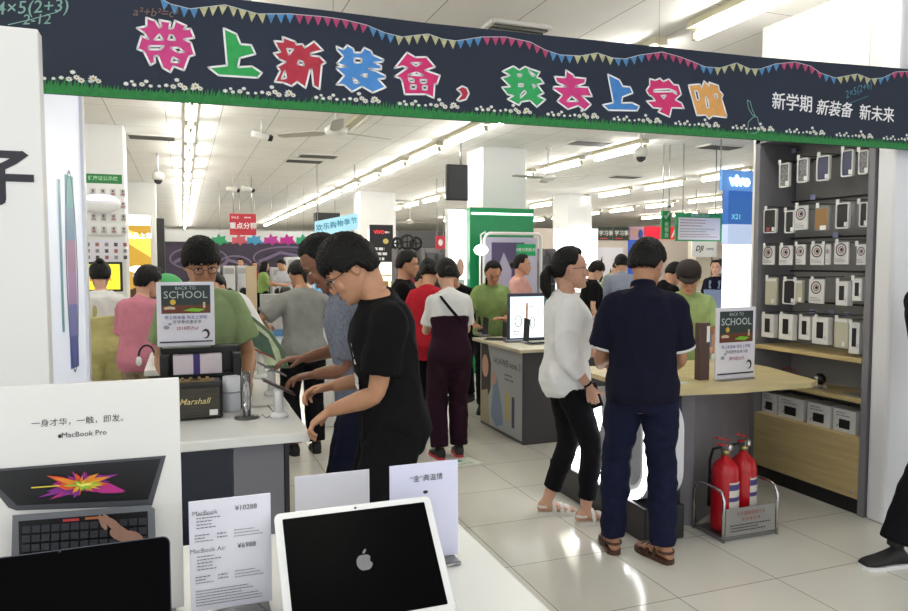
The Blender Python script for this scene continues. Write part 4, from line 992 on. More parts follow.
for v_ in (0,):
    write('base_lettering', 'S2', .09, (2.417-3.1, 3.62-4.0, .11), mat('lettering_white', '#e8e8e8', .5), dk, x=(0, -1, 0), off=.001, shear=.2)
lit = mat('neon_white', '#ffffff', .4, emit=3.5); side = mat('letter_side', '#e4e4e8', .4)
def channel(name, label, loops_out, y0, yc, x0=2.45, x1=2.685):
    r = empty(name, label, 'lit sign letter', (x0, yc, .20))
    M = Matrix(((0, 0, -1, x1-x0), (-1, 0, 0, 0), (0, 1, 0, 0), (0, 0, 0, 1)))   # local x -> -Y, local y -> Z, local z -> -X
    return r, M
# 0: elongated ring
r, M = channel('lit_numeral', 'big glowing white numeral zero on the black base', None, 0, 3.565)
def ring_mesh(W, H_, rad, t, z0, z1, M):
    mb = MB(); o_ = rrect(W, H_, rad, 8); i_ = rrect(W-2*t, H_-2*t, max(.01, rad-t), 8); n = len(o_)
    vs = [(a, b+H_/2, z) for L_ in (o_, i_) for z in (z0, z1) for a, b in L_]
    fs = []
    for i in range(n):
        j = (i+1) % n; fs += [(i, j, n+j, n+i), (2*n+i, 3*n+i, 3*n+j, 2*n+j), (n+i, n+j, 3*n+j, 3*n+i), (i, 2*n+i, 2*n+j, j)]
    mb.add(vs, fs, M=M); return mb
ring_mesh(.39, .62, .19, .085, .0, .235, M).build('letter_body', side, r)
ring_mesh(.375, .605, .195, .045, .236, .242, M).build('lit_face', lit, r)
r, M = channel('lit_numeral', 'big glowing white numeral two beside the zero', None, 0, 4.05)
two = [(-.19, .0), (.19, .0), (.19, .085), (-.055, .085), (.14, .29), (.185, .40), (.17, .50), (.10, .565), (0, .585), (-.10, .565), (-.165, .50), (-.19, .41), (-.105, .41), (-.085, .465), (0, .50), (.08, .465), (.095, .40), (.06, .33), (-.19, .075)]
MB().prism(two, 0, .235, M=M).build('letter_body', side, r)
fm = fill2d([two]); fm.transform(M @ Matrix.Translation((0, 0, .2365))); link('lit_face', fm, lit, r)
# picture panel on the desk side
P = Print(frame(Vector((2.797, 4.37, .27)), (0, -1, 0)), .0008); P.rect(0, 0, .81, .53, mat('poster_teal', '#a9c4bf', .5)); P.ell(.34, .40, .11, .13, blk_); P.ell(.34, .36, .075, .10, mat('print_face', '#d0a088', .6)); P.poly([(.2, .0), (.48, .0), (.42, .24), (.27, .24)], mat('print_teal', '#7fb0ad', .6)); P.poly([(.24, .50), (.28, .2), (.22, .15), (.2, .4)], blk_)
o = P.build('picture_panel', None); 
o.parent = dk; o.data.transform(Matrix.Translation((-3.1, -4.0, 0)))
school_sign('upright school notice sign on the wooden desk top beside the brown holder', 3.085, 3.415, 3.60, dz, dz+.455, ('带上新装备 我去上学啦', '手机配件全场八折', '满99送20元'), 4)
r = empty('brown_holder', 'tall brown menu holder left of the desk notice sign', 'holder', (3.045, 3.66, dz)); MB().b2(-.038, .038, -.02, .03, 0, .36, bev=.003).build('holder_body', mat('brown_board', '#55403a', .5), r); MB().b2(.012, .034, -.0215, -.02, .24, .34).build('holder_label', white_gloss, r)
rn = random.Random(12)
for i, (x, y, w_, d_, rot, lb) in enumerate(((2.75, 3.62, .20, .14, 10, 'silver leaflet lying on the desk beside the navy shirt man'), (2.70, 3.85, .2, .15, -25, 'white leaflet farther back on the desk'), (2.84, 3.95, .21, .15, 40, 'leaflet fanned out in front of the cap woman'), (2.64, 3.52, .13, .10, 20, 'small pale card at the desk front edge'))):
    r = empty('leaflet', lb, 'leaflet', (x, y, dz), R(rot)); MB().box((0, 0, .003), (w_, d_, .006)).build('sheet', mat('leaflet_pale_%d' % i, ('#d9dde0', '#e6e6ea', '#cfd6cf', '#d8e0ea')[i], .4), r)
    P = Print(Matrix.Translation((-w_/2, -d_/2, .0062))); P.rect(.01, .01, w_*.5, d_-.02, mat('leaflet_grey', '#9aa2a6', .5)); P.rows(w_*.55, w_-.01, .02, d_-.02, 6, ink); P.build('printed_text', r)
r = empty('card_holder', 'small beige standing card on the desk near the cap woman', 'card', (2.86, 3.80, dz), R(15)); MB().prism([(-.04, 0), (.04, 0), (.0, .13)], -.03, .03, M=Matrix.Rotation(R(90), 4, 'X')).build('folded_card', mat('beige_card', '#cdb9a0', .6), r)
# ================================================================ extinguishers
red = mat('extinguisher_red', '#b3121f', .25)
def exting(x, y, rot, label):
    r = empty('fire_extinguisher', label, 'fire extinguisher', (x, y, .025), R(rot))
    MB().lathe([(.06, 0), (.075, .008), (.078, .05), (.078, .34), (.070, .385), (.045, .415), (.026, .43), (.024, .45)], 28).build('cylinder', red, r)
    MB().lathe([(.026, .448), (.026, .475), (.018, .48)], 16).build('neck_ring', mat('brass_old', '#a59a6c', .35, .8), r)
    MB().box((0, 0, .495), (.03, .04, .035), bev=.004).build('valve', steel, r)
    h = MB(); h.box((0, 0, 0), (.10, .022, .010), bev=.003, M=Matrix.Translation((-.03, 0, .512)) @ Matrix.Rotation(R(8), 4, 'Y')).box((0, 0, 0), (.12, .022, .010), bev=.003, M=Matrix.Translation((-.035, 0, .545)) @ Matrix.Rotation(R(16), 4, 'Y')); h.build('handle', red, r)
    MB().lathe([(.020, 0), (.020, .014)], 16, M=Matrix.Translation((0, -.024, .495)) @ Matrix.Rotation(R(90), 4, 'X')).build('gauge', mat('gauge_chrome', '#d8d8d8', .2, .8), r)
    MB().tube([(-.02, .02, .49), (-.02, .07, .47), (-.02, .09, .40), (-.02, .092, .20), (-.02, .09, .12)], [.008, .008, .008, .009, .013], 10).build('hose', black_pl, r)
    lb = MB(); n = 10; vs = []
    for i in range(n+1):
        a_ = R(-128+76*i/n); vs += [(.0795*math.cos(a_), .0795*math.sin(a_), .11), (.0795*math.cos(a_), .0795*math.sin(a_), .30)]
    lb.add(vs, [(2*i, 2*i+2, 2*i+3, 2*i+1) for i in range(n)]); lo = lb.build('paper_label', mat('label_cream', '#d6cfc6', .5), r)
    l2 = MB(); l2.add([(v_[0]*1.006, v_[1]*1.006, .255 if i % 2 == 0 else .29) for i, v_ in enumerate(vs)], [(2*i, 2*i+2, 2*i+3, 2*i+1) for i in range(n)]); l2.add([(v_[0]*1.006, v_[1]*1.006, .19 if i % 2 == 0 else .215) for i, v_ in enumerate(vs)], [(2*i, 2*i+2, 2*i+3, 2*i+1) for i in range(n)]); l2.build('label_band', mat('label_blue', '#4a3f7a', .5), lo)
exting(2.955, 3.335, 15, 'left red fire extinguisher in the chrome stand')
exting(3.125, 3.375, 25, 'right red fire extinguisher with the cream label in the chrome stand')
r = empty('extinguisher_stand', 'chrome rack with an engraved plate holding two fire extinguishers', 'stand', (3.04, 3.33, 0)); chrome = mat('chrome', '#c8c8cc', .15, 1.)
MB().b2(-.19, .20, -.10, .13, .008, .022).build('bottom_tray', mat('tray_steel', '#8e8e90', .35, .8), r)
pl = MB().b2(-.175, .185, -.112, -.102, .03, .19, bev=.002).build('front_plate', mat('plate_steel', '#9d9b98', .35, .55), r)
P = Print(frame(Vector((-.175, -.112, .03)), (1, 0, 0)), .0006); P.text('灭火器箱使用方法', .18, .125, .026, mat('plate_red', '#8f3a3a', .5), .0004); P.text('提 拔 握 压 喷', .18, .09, .022, mat('plate_red', '#8f3a3a', .5)); P.rows(.03, .33, .02, .07, 3, ink_d, .4, 2)
o = P.build('engraved_text', pl)
for x in (-.19, .20):
    MB().tube([(x, -.11, .0), (x, -.11, .24), (x, -.09, .285), (x, -.04, .30), (x, .07, .30), (x, .12, .285), (x, .14, .24), (x, .14, 0)], .009, 12).build('side_hoop', chrome, r)
# floor sticker
p = atZ(459, 463, 0); P = Print(Matrix.Translation((p.x, p.y, .001)) @ Matrix.Rotation(R(10), 4, 'Z')); P.rect(-.16, -.10, .16, .10, mat('sticker_white', '#d8e0d4', .4)); P.rect(-.13, .02, .05, .07, mat('sticker_green', '#4a9a70', .5)); P.text('当心地滑', 0, -.05, .05, mat('sticker_green', '#4a9a70', .5)); tag(P.build('floor_sticker', None), 'pale green floor sticker in front of the purple overalls woman', 'sticker')
# ================================================================ accessory cabinet on the right
cg = mat('cabinet_grey', '#7b7a80', .55, var=.06, scale=10); peg = mat('pegboard_dark', '#8a8a8a', .6); woodc = mat('cabinet_wood', '#bda878', .45, var=.14, scale=6, stretch=(1, .4, 6))
cb0 = (4.15, 3.70, 0); cab = empty('accessory_cabinet', 'tall grey accessory cabinet with pegs, wooden shelves and a wooden front below', 'cabinet', cb0)
X0, X1, Y0, Y1 = 3.95, 4.38, 3.235, 4.22
part(MB().b2(X0, X1, Y0, Y0+.045, 0, 2.5, bev=.003), 'side_panel', cg, cab, cb0)
part(MB().b2(X0, X1, Y1-.045, Y1, 0, 2.5, bev=.003), 'side_panel', cg, cab, cb0)
part(MB().b2(X0, X1, Y1+.001, Y1+.02, 0, 2.5), 'outer_panel', white, cab, cb0)
part(MB().b2(4.30, X1, Y0+.04, Y1-.04, .05, 2.5), 'back_panel', peg, cab, cb0)
part(MB().b2(X0, X1, Y0, Y1, 2.46, 2.5), 'top_panel', cg, cab, cb0)
part(MB().b2(X0+.02, X1, Y0+.045, Y1-.045, 0, .09), 'kick_board', black_pl, cab, cb0)
for z, lb in ((.995, 0), (.735, 1)):
    part(MB().b2(X0-.005 if lb == 0 else X0+.02, 4.30, Y0+.045, Y1-.045, z-.028, z, bev=.003), 'shelf', woodc, cab, cb0)
part(MB().b2(X0+.003, X0+.023, Y0+.047, Y1-.047, .10, .49, bev=.003), 'wooden_front', woodc, cab, cb0)
part(MB().b2(X0+.02, 4.30, Y0+.045, Y1-.045, .47, .49), 'shelf', woodc, cab, cb0)
part(MB().lathe([(.012, 0), (.012, .006)], 14, M=Matrix.Translation((X0+.003, 3.32, .145)) @ Matrix.Rotation(R(-90), 4, 'Y')), 'lock', steel, cab, cb0)
PX = 3.985      # plane of the hanging packs
for zr in (2.335, 2.045, 1.775, 1.535, 1.31):
    part(MB().tube([(4.26, Y0+.05, zr), (4.26, Y1-.05, zr)], .007, 8), 'peg_rail', mat('rail_dark', '#333336', .35, .6), cab, cb0)
pk_w = mat('pack_white', '#dedede', .4); pk_c = mat('pack_clear', '#b9bcbc', .15, alpha=.55); pk_d = mat('pack_dark', '#1d1d20', .3); pk_b = mat('pack_blue', '#2c2f55', .3); pk_br = mat('pack_brown', '#9a7442', .5)
pk_g = mat('pack_beige', '#b9b8a4', .5); tagm = mat('price_tag_lilac', '#9aa0c8', .5); ring_r = mat('pack_ring_red', '#a04040', .5); hookm = mat('hook_chrome', '#9a9a9e', .25, 1.)
FM = Matrix(((0, 0, -1, 0), (-1, 0, 0, 0), (0, 1, 0, 0), (0, 0, 0, 1)))   # print plane facing -X : u -> -Y, v -> Z
def pack(kind, px, py, w_, h_, label, crop, group=None):
    x0, y0, s = {4: (740, 140, 6.107), 5: (740, 230, 6.107), 6: (740, 300, 4.071)}[crop]
    p = atX(x0+px/s, y0+py/s, PX); a = atX(x0+(px-w_/2)/s, y0+py/s, PX); b = atX(x0+(px+w_/2)/s, y0+py/s, PX); W = abs(a.y-b.y)*.97
    q = atX(x0+px/s, y0+(py-h_/2)/s, PX); q2 = atX(x0+px/s, y0+(py+h_/2)/s, PX); H_ = abs(q.z-q2.z)*.98
    W = min(W, .13) if kind != 'wide' else W
    r = empty('accessory_pack', label, 'package', (PX, p.y, p.z), R(rnp.uniform(-4, 4)), group)
    MB().tube([(-.035, 0, H_/2+.008), (-.025, 0, H_/2+.016), (.255, 0, H_/2+.016)], .003, 6).build('peg_hook', hookm, r)
    ht = MB(); ht.box((-.038, 0, H_/2+.004), (.004, .022, .032)); ht.build('hook_tag', pk_w, r)
    M = FM; r.location.y = max(Y0+.05+W/2, min(Y1-.055-W/2, r.location.y))
    if kind in ('case', 'case2', 'blue', 'glit', 'red'):
        mb = MB(); o_ = rrect(W, H_, .014, 4); i_ = rrect(W-.016, H_-.016, .010, 4); n = len(o_)
        vs = [(u_, v_, z) for L_ in (o_, i_) for z in (-.02, .0) for u_, v_ in L_]; fs = []
        for i in range(n):
            j = (i+1) % n; fs += [(i, j, n+j, n+i), (2*n+i, 3*n+i, 3*n+j, 2*n+j), (n+i, n+j, 3*n+j, 3*n+i), (i, 2*n+i, 2*n+j, j)]
        mb.add(vs, fs, M=M); mb.build('clear_case', pk_w, r)
        inner = {'case': pk_d, 'case2': pk_d, 'blue': pk_b, 'glit': mat('pack_glitter', '#77777a', .3, var=.8, scale=90), 'red': pk_d}[kind]
        MB().prism(i_, -.012, -.006, M=M).build('phone_cover', inner, r)
        MB().box((W*.28, -H_*.34, -.002), (.022, .028, .003), M=M).build('price_sticker', pk_w, r)
        if kind == 'red': MB().box((-W*.1, -H_*.34, -.002), (.028, .028, .003), M=M).build('red_sticker', ring_r, r)
        if kind == 'case2': MB().prism(rrect(W, H_, .014, 4), -.075, -.055, M=M @ Matrix.Translation((-.012, 0, 0))).build('pack_behind', pk_c, r)
    elif kind == 'ring':
        MB().box((0, 0, -.006), (W, H_, .012), M=M, bev=.002).build('pack_card', pk_w, r)
        P = Print(M @ Matrix.Translation((0, 0, .001)), .0008); c = H_*.16; rr = min(W*.40, .042); P.ring(0, c, rr, rr, rr*.18, pk_d); P.ell(0, c, rr*.66, rr*.66, mat('pack_pale', '#c9c9ce', .3)); P.ring(0, c, rr*.55, rr*.55, rr*.12, ring_r); P.ell(rr*.1, c, rr*.28, rr*.28, pk_d)
        P.rows(-W*.4, W*.4, -H_*.42, -H_*.22, 3, ink); P.build('printed_ring', r)
    elif kind == 'brown':
        MB().box((0, 0, -.01), (W, H_, .022), M=M, bev=.003).build('clear_case', pk_c, r); MB().box((0, -.004, -.004), (W-.014, H_-.024, .02), M=M, bev=.003).build('leather_cover', pk_br, r); MB().box((W*.2, -H_*.40, .009), (.05, .03, .002), M=M).build('price_sticker', pk_w, r)
    elif kind == 'beige':
        MB().box((0, 0, -.015), (W, H_, .03), M=M, bev=.006).build('pack_bag', pk_g, r); MB().box((W*.22, -H_*.35, .002), (.022, .03, .002), M=M).build('price_sticker', pk_w, r); MB().box((0, H_*.42, .001), (W*.9, .018, .004), M=M).build('header_card', pk_w, r)
    else:   # boxes with a dark window
        MB().box((0, 0, -.02), (W, H_, .045), M=M, bev=.003).build('carton', pk_w, r); MB().box((0, H_*.02, .003), (W*.42, H_*.60, .002), M=M, bev=.0008).build('dark_window', pk_d, r)
        MB().box((W*.34, -H_*.25, .003), (.014, .03, .003), M=M).build('price_sticker', mat('pack_pale', '#c9c9ce', .3), r)
    return r
rnp = random.Random(21)
rows = [
 (4, [('glit', 268, 215, 66, 150, 'clear phone case pack, first from the left in the top row'), ('glit', 380, 185, 66, 150, 'glittery phone case pack, second in the top row'), ('blue', 505, 172, 80, 155, 'dark blue phone case pack, third in the top row'),
      ('blue', 652, 142, 75, 165, 'half hidden blue phone case pack, fourth in the top row'), ('glit', 752, 135, 66, 150, 'glittery pack at the right end of the top row'),
      ('red', 180, 495, 76, 150, 'phone case pack with a small red sticker in the second row'), ('case', 300, 500, 56, 140, 'dark phone case pack half behind a ring card, second row'), ('ring', 372, 475, 80, 150, 'white card with a round black ring in the second row'),
      ('brown', 498, 478, 85, 150, 'brown leather cover pack in the second row'), ('case2', 622, 462, 85, 160, 'dark phone case pack with another behind it, second row'), ('case', 752, 455, 56, 155, 'dark phone case pack at the right end of the second row')]),
 (5, [('ring', 165, 155, 74, 115, 'ring card, first from the left in the third row'), ('ring', 278, 155, 82, 120, 'ring card, second from the left in the third row'), ('ring', 368, 150, 62, 125, 'narrow ring card, third in the third row'), ('ring', 470, 150, 82, 128, 'shiny ring card, fourth in the third row'),
      ('ring', 535, 150, 30, 125, 'shiny narrow pack tucked behind a ring card'), ('ring', 618, 142, 92, 138, 'widest ring card with a red centre, fifth in the third row'), ('ring', 740, 150, 62, 128, 'ring card at the right end of the third row'),
      ('beige', 186, 375, 66, 170, 'beige pouch pack at the left of the fourth row'), ('case', 298, 378, 76, 155, 'clear phone case pack in the fourth row'), ('beige', 358, 375, 40, 140, 'pale pack tucked behind the fourth row phone case'), ('ring', 465, 375, 92, 150, 'ring card in the fourth row'),
      ('box', 622, 388, 80, 150, 'white box with a black blob shaped window, fourth row'), ('box', 715, 365, 62, 140, 'white box at the right end of the fourth row')]),
 (6, [('box', 112, 105, 50, 95, 'white boxed cable, first from the left in the bottom row'), ('box', 186, 110, 74, 105, 'wide white box, second in the bottom row'), ('box', 262, 115, 44, 95, 'white box, third in the bottom row'), ('box', 326, 125, 72, 112, 'wide white box with red mark, fourth in the bottom row'),
      ('beige', 410, 135, 60, 125, 'pale ribbed pack, fifth in the bottom row'), ('box', 465, 155, 42, 130, 'tall narrow white box at the right end of the bottom row')])]
for crop, items in rows:
    for kd, px, py, w_, h_, lb in items: pack(kd, px, py, w_, h_, lb+' of the cabinet', crop, 'accessory packs on the cabinet pegs')
for i, (x_, y_) in enumerate([(740+178/6.107, 140+97/6.107), (740+328/6.107, 140+65/6.107), (740+145/6.107, 140+385/6.107), (740+445/6.107, 140+350/6.107), (740+122/6.107, 230+57/6.107), (740+583/6.107, 230+30/6.107), (740+147/6.107, 230+268/6.107), (740+270/6.107, 230+265/6.107), (740+437/6.107, 230+498/6.107), (740+555/6.107, 230+503/6.107), (740+650/6.107, 230+515/6.107)]):
    p = atX(x_, y_, 4.24); o = part(MB().box((p.x, p.y, p.z), (.003, .042, .036)).tube([(p.x, p.y, p.z), (4.30, p.y, p.z)], .003, 6), 'price_tag', tagm, cab, cb0)
# boxes at the bottom and small goods on the shelves
for i, (px, py, w_, h_) in enumerate(((118, 432, 62, 62), (207, 447, 105, 70), (322, 478, 100, 72), (428, 505, 100, 78))):
    p = atX(740+px/4.071, 300+py/4.071, 4.02); a = atX(740+(px-w_/2)/4.071, 300+py/4.071, 4.02); b = atX(740+(px+w_/2)/4.071, 300+py/4.071, 4.02); W = abs(a.y-b.y)*.93
    if i == 0: p.y = min(p.y, 4.16-W/2)
    r = empty('headset_box', ['white and black headset box at the left end above the wooden front', 'white headset box, second from the left above the wooden front', 'white headset box, third from the left above the wooden front', 'white headset box at the right end above the wooden front'][i], 'box', (4.03, p.y, .49), 0, 'boxes above the wooden cabinet front')
    MB().b2(-.02, .14, -W/2, W/2, 0, .15, bev=.003).build('carton', pk_w, r); P = Print(FM @ Matrix.Translation((0, 0, .0205)), .0006); P.poly([(-W*.22, .025), (W*.26, .025), (W*.26, .085), (-W*.22, .085)], pk_d); P.rows(-W*.35, W*.35, .1, .135, 2, ink); P.line([(-W*.22, .05), (-W*.34, .03)], .004, pk_d); P.build('printed_front', r)
p = atX(740+325/4.071, 300+345/4.071, 4.08); r = empty('lens_gadget', 'small black lens gadget on a clear block on the middle cabinet shelf', 'gadget', (4.08, p.y, .735)); MB().b2(-.03, .03, -.035, .035, 0, .03, bev=.004).build('clear_block', acrylic, r); MB().ball((0, 0, .065), (.04, .04, .038)).build('lens_ball', black_pl, r); MB().tube([(-.03, .0, .07), (-.048, 0, .07)], .02, 14).build('lens_front', steel, r)
p = atX(740+190/4.071, 300+300/4.071, 4.10); r = empty('red_earphones', 'red looped earphone cable on the middle cabinet shelf', 'earphones', (4.12, p.y, .735)); MB().tube([(.0, .07*math.cos(R(a_)), .05+.045*math.sin(R(a_))) for a_ in range(-60, 241, 20)], .005, 6).build('looped_cable', mat('cable_red', '#8f2a2a', .4), r)
r = empty('flat_leaflet', 'pale flat leaflet at the right end of the middle shelf', 'leaflet', (4.08, 3.40, .735)); MB().box((0, 0, .003), (.12, .14, .006)).build('sheet', mat('grey_sheet', '#8d8d90', .4), r)
# ================================================================ phone island with the standing lady poster (centre)
hc0 = (3.2, 6.3, 0); hz = .85
h = empty('phone_island', 'dark grey phone island with a poster side and cream top in the middle', 'counter', hc0)
part(MB().b2(2.68, 3.70, 5.52, 6.62, hz-.03, hz, bev=.006), 'counter_top', mat('cream_top', '#d9cfb2', .35, var=.05, scale=4), h, hc0)
part(MB().b2(2.75, 3.62, 5.60, 6.56, .0, hz-.03), 'counter_body', mat('island_grey', '#4e4b50', .5), h, hc0)
P = Print(plane_frame((2.745, 6.55, .03), (0, -1, 0)), .0008); bw, bh = .94, .78
class _Sh:
    pass
P.M = P.M @ Matrix.Translation((-.72, 0, 0)); P.rect(.72, 0, .72+bw, bh, mat('island_poster', '#b3b0ac', .45)); P.poly([(.75, 0), (1.66, 0), (1.66, .78), (.95, .78)], mat('island_poster_b', '#a9b0b4', .45))
hr_ = mat('poster_hair', '#2a211e', .6); P.poly([(.74, .78), (.90, .78), (.98, .60), (.97, .35), (.85, .2), (.74, .18)], hr_); P.ell(.84, .56, .08, .11, mat('print_face', '#d0a088', .6)); P.poly([(.725, 0), (.725, .30), (.90, .34), (.95, .0)], mat('poster_cream', '#a99b80', .6))
P.poly([(.98, .10), (1.04, .42), (1.12, .50), (1.24, .22), (1.26, .06), (1.10, .02)], mat('poster_denim', '#7f93b0', .6)); P.ell(1.06, .47, .05, .06, mat('print_face', '#d0a088', .6))
P.rect(1.33, .12, 1.39, .38, mat('phone_gold', '#c9b75a', .5)); P.rect(1.45, .08, 1.51, .36, mat('phone_navy', '#3a3a55', .5)); P.text('HUAWEI nova 3', 1.34, .64, .085, mat('poster_ink', '#55555c', .6), .001); P.rows(1.30, 1.55, .48, .56, 2, mat('poster_ink', '#55555c', .6))
o = P.build('printed_poster', h); o.data.transform(Matrix.Translation((-hc0[0], -hc0[1], 0)))
# product screens on the island
def lightboard(name, label, px0, px1, py0, py1, y, base, art):
    a, b = atY(px0, py1, y), atY(px1, py0, y); W = b.x-a.x; H_ = b.z-base; r = empty(name, label, 'display', (a.x, y, base))
    MB().b2(-.01, W+.01, .0, .05, 0, H_, bev=.004).build('screen_case', mat('case_navy', '#3a3f58', .4), r); P = Print(frame(Vector((0, 0, 0)), (1, 0, 0))); P.rect(.0, .03, W, H_-.03, mat('screen_paleblue', '#cfe3ea', .4, emit=.6)); art(P, W, H_); P.build('screen_picture', r); return r
def art1(P, W, H_):
    P.rect(W*.03, .04, W*.45, H_-.05, mat('screen_white', '#e8f0f0', .4, emit=.7)); P.rect(W*.49, .04, W*.97, H_-.05, mat('screen_white', '#e8f0f0', .4, emit=.7))
    P.ring(W*.24, H_*.42, W*.11, H_*.12, .008, ink_d); P.ring(W*.66, H_*.38, W*.08, H_*.13, .008, ink_d); P.rect(W*.46, H_*.4, W*.52, H_*.8, mat('print_face', '#d0a088', .6)); P.rows(W*.1, W*.4, H_*.12, H_*.24, 2, ink); P.rows(W*.55, W*.9, H_*.7, H_*.8, 2, ink)
lightboard('watch_display', 'lit tabletop display with two watch pictures on the phone island', 510, 544, 293, 335, 6.15, hz, art1)
for i, (px, py, h_, lb) in enumerate(((480, 334, .17, 'dark phone standing at the left end of the phone island'), (485, 336, .18, 'dark phone standing beside the leftmost one on the island'), (505, 339, .16, 'dark purple phone standing in front of the lit display left edge'), (526, 343, .22, 'tall dark phone standing before the watch display'))):
    p = atZ(px, py, hz); r = empty('standing_phone', lb, 'phone', (p.x, p.y, hz), R(20)); M = Matrix.Rotation(R(16), 4, 'Y') @ Matrix.Rotation(R(-12), 4, 'X')
    MB().box((0, 0, .008), (.09, .08, .014), bev=.004).build('phone_foot', mat('grey_foot', '#9a9aa2', .4), r); MB().box((0, 0, h_/2+.015), (.075, .010, h_), bev=.003, M=M).build('phone_body', black_pl, r)
for i, (px, py, lb) in enumerate(((495, 340, 'flat dark phone lying between the standing ones'), (515, 342, 'flat grey phone lying before the display'), (537, 344, 'flat phone at the right corner of the island'), (500, 332, 'flat silver phone at the back of the island'), (500, 324, 'small white box in front of the green shirt woman'))):
    p = atZ(px, py, hz); r = empty('flat_phone' if i < 4 else 'white_box', lb, 'phone' if i < 4 else 'box', (p.x, p.y, hz), R(-30+20*i))
    if i < 4: MB().box((0, 0, .014), (.16, .08, .012), bev=.003).build('phone_body', [black_pl, mat('grey_foot', '#9a9aa2', .4), black_pl, mat('phone_silver', '#8e8e96', .3)][i], r); MB().box((0, 0, .004), (.20, .11, .008)).build('phone_mat', mat('mat_grey', '#77777c', .6), r)
    else: MB().box((0, 0, .04), (.22, .12, .08), bev=.003).build('carton', pk_w, r)
# white counter further right behind the blouse woman (glasses cabinet)
r = empty('glass_counter', 'white lit display counter behind the white blouse woman', 'counter', (4.68, 7.75, 0)); MB().b2(-.4, .55, -.3, .3, .06, .88, bev=.006).build('counter_body', white, r); MB().b2(-.43, .58, -.33, .33, .88, .91).build('glass_top', mat('glass_top', '#dfe8ea', .08), r); MB().b2(-.38, .53, -.28, .28, 0, .06).build('plinth', dark_gr, r)
r = empty('orange_counter', 'counter with an orange lit top between blouse woman and navy man', 'counter', (4.30, 6.95, 0)); MB().b2(-.45, .42, -.28, .25, .0, .84, bev=.006).build('counter_body', mat('pale_beige', '#cfc5b5', .5), r); MB().b2(-.47, .44, -.30, .27, .84, .88).build('counter_top', mat('counter_orange', '#c98f74', .4), r)
# square pillar dressing: screens and booth
r = empty('hanging_television', 'black television hanging on the left side of the square pillar', 'television', (4.03, 9.6, 0))
a, b = atY(447, 200, 9.6), atY(468, 165, 9.6); r.location = (a.x, 9.6, a.z); W = b.x-a.x; H_ = b.z-a.z
MB().b2(0, W, 0, .07, 0, H_, bev=.006, M=Matrix.Rotation(R(8), 4, 'Y') if False else None).build('television_case', black_pl, r); MB().b2(.02, W-.02, -.003, 0, .03, H_-.02).build('screen', mat('tv_screen', '#3a3b3e', .15), r); MB().tube([(W*.7, .04, H_), (W*.7, .04, CZ-a.z)], .015, 8).build('ceiling_pole', steel, r)
a, b = atY(448, 290, 9.65), atY(469, 209, 9.65); r = empty('lit_poster', 'bright lit poster panel on the left face of the square pillar', 'poster', (a.x, 9.65, 0)); W = b.x-a.x
W -= .02; MB().b2(0, W, 0, .12, 0, b.z, bev=.005).build('poster_case', white_gloss, r); P = Print(frame(Vector((0, 0, 0)), (1, 0, 0))); lw = mat('lit_white', '#ffffff', .4, emit=1.6); P.rect(.01, .3, W-.01, b.z-.02, lw); P.text('OPPO', W*.55, b.z-.14, .10, mat('brand_teal', '#1f9a80', .5), .001); P.ell(W*.62, 1.52, .06, .13, mat('poster_pink', '#e0a9a0', .5)); P.rect(W*.45, .9, W*.85, 1.35, mat('poster_pale', '#d9d9e2', .5)); P.build('poster_picture', r)
a, b = atY(470, 290, 9.5), atY(534, 209, 9.5); r = empty('green_stand', 'glossy green stand wrapped round the square pillar', 'display stand', (a.x, 9.5, 0)); W = b.x-a.x
MB().b2(0, W, 0, .34, 0, b.z, bev=.008).build('green_case', mat('brand_green', '#12894f', .15), r); MB().b2(.02, W-.02, -.006, 0, b.z-.10, b.z-.07).build('light_strip', mat('strip_light', '#d9ffe8', .3, emit=1.5), r)
a, b = atY(484, 320, 8.9), atY(541, 234, 8.9); r = empty('white_booth', 'white rounded booth frame with a purple picture in front of the green stand', 'display stand', (a.x, 8.9, 0)); W = b.x-a.x; H_ = b.z
MB().tube([(.0, 0, 0), (.0, 0, H_-.08), (.03, 0, H_-.02), (.08, 0, H_), (W-.05, 0, H_), (W, 0, H_-.03), (W, 0, 0)], .022, 12).build('booth_frame', white_gloss, r); MB().b2(.04, W-.04, .03, .08, .2, H_-.05).build('booth_panel', mat('booth_lilac', '#c9c6dc', .4), r)
P = Print(frame(Vector((0, .029, 0)), (1, 0, 0))); P.poly([(.12, .4), (W*.72, .4), (W*.72, H_-.12), (.12, H_-.12)], mat('booth_purple', '#5a4f74', .5)); P.poly([(.16, .4), (.38, .4), (.42, H_-.5), (.3, H_-.25), (.18, H_-.55)], mat('booth_pale', '#b9b4cc', .5)); P.rect(W*.58, H_-.30, W*.92, H_-.14, mat('label_green', '#1fae66', .5)); P.text('0首付购新机', W*.75, H_-.22, .055, wout, .0004); P.build('booth_picture', r)
a = atY(481, 250, 8.7); r = empty('oval_lamp', 'small glowing oval lamp on a curved white arm left of the booth', 'lamp', (a.x, 8.7, 0)); MB().ball((0, 0, a.z), (.10, .05, .07), 16).build('lamp_head', mat('lamp_glow', '#ffffff', .4, emit=3), r); MB().tube([(.02, .03, a.z), (.02, .06, a.z+.2), (.1, .1, a.z+.24)], .012, 8).build('lamp_arm', white_gloss, r); MB().tube([(.02, .08, 0), (.02, .08, a.z)], .012, 8).build('lamp_pole', white_gloss, r)
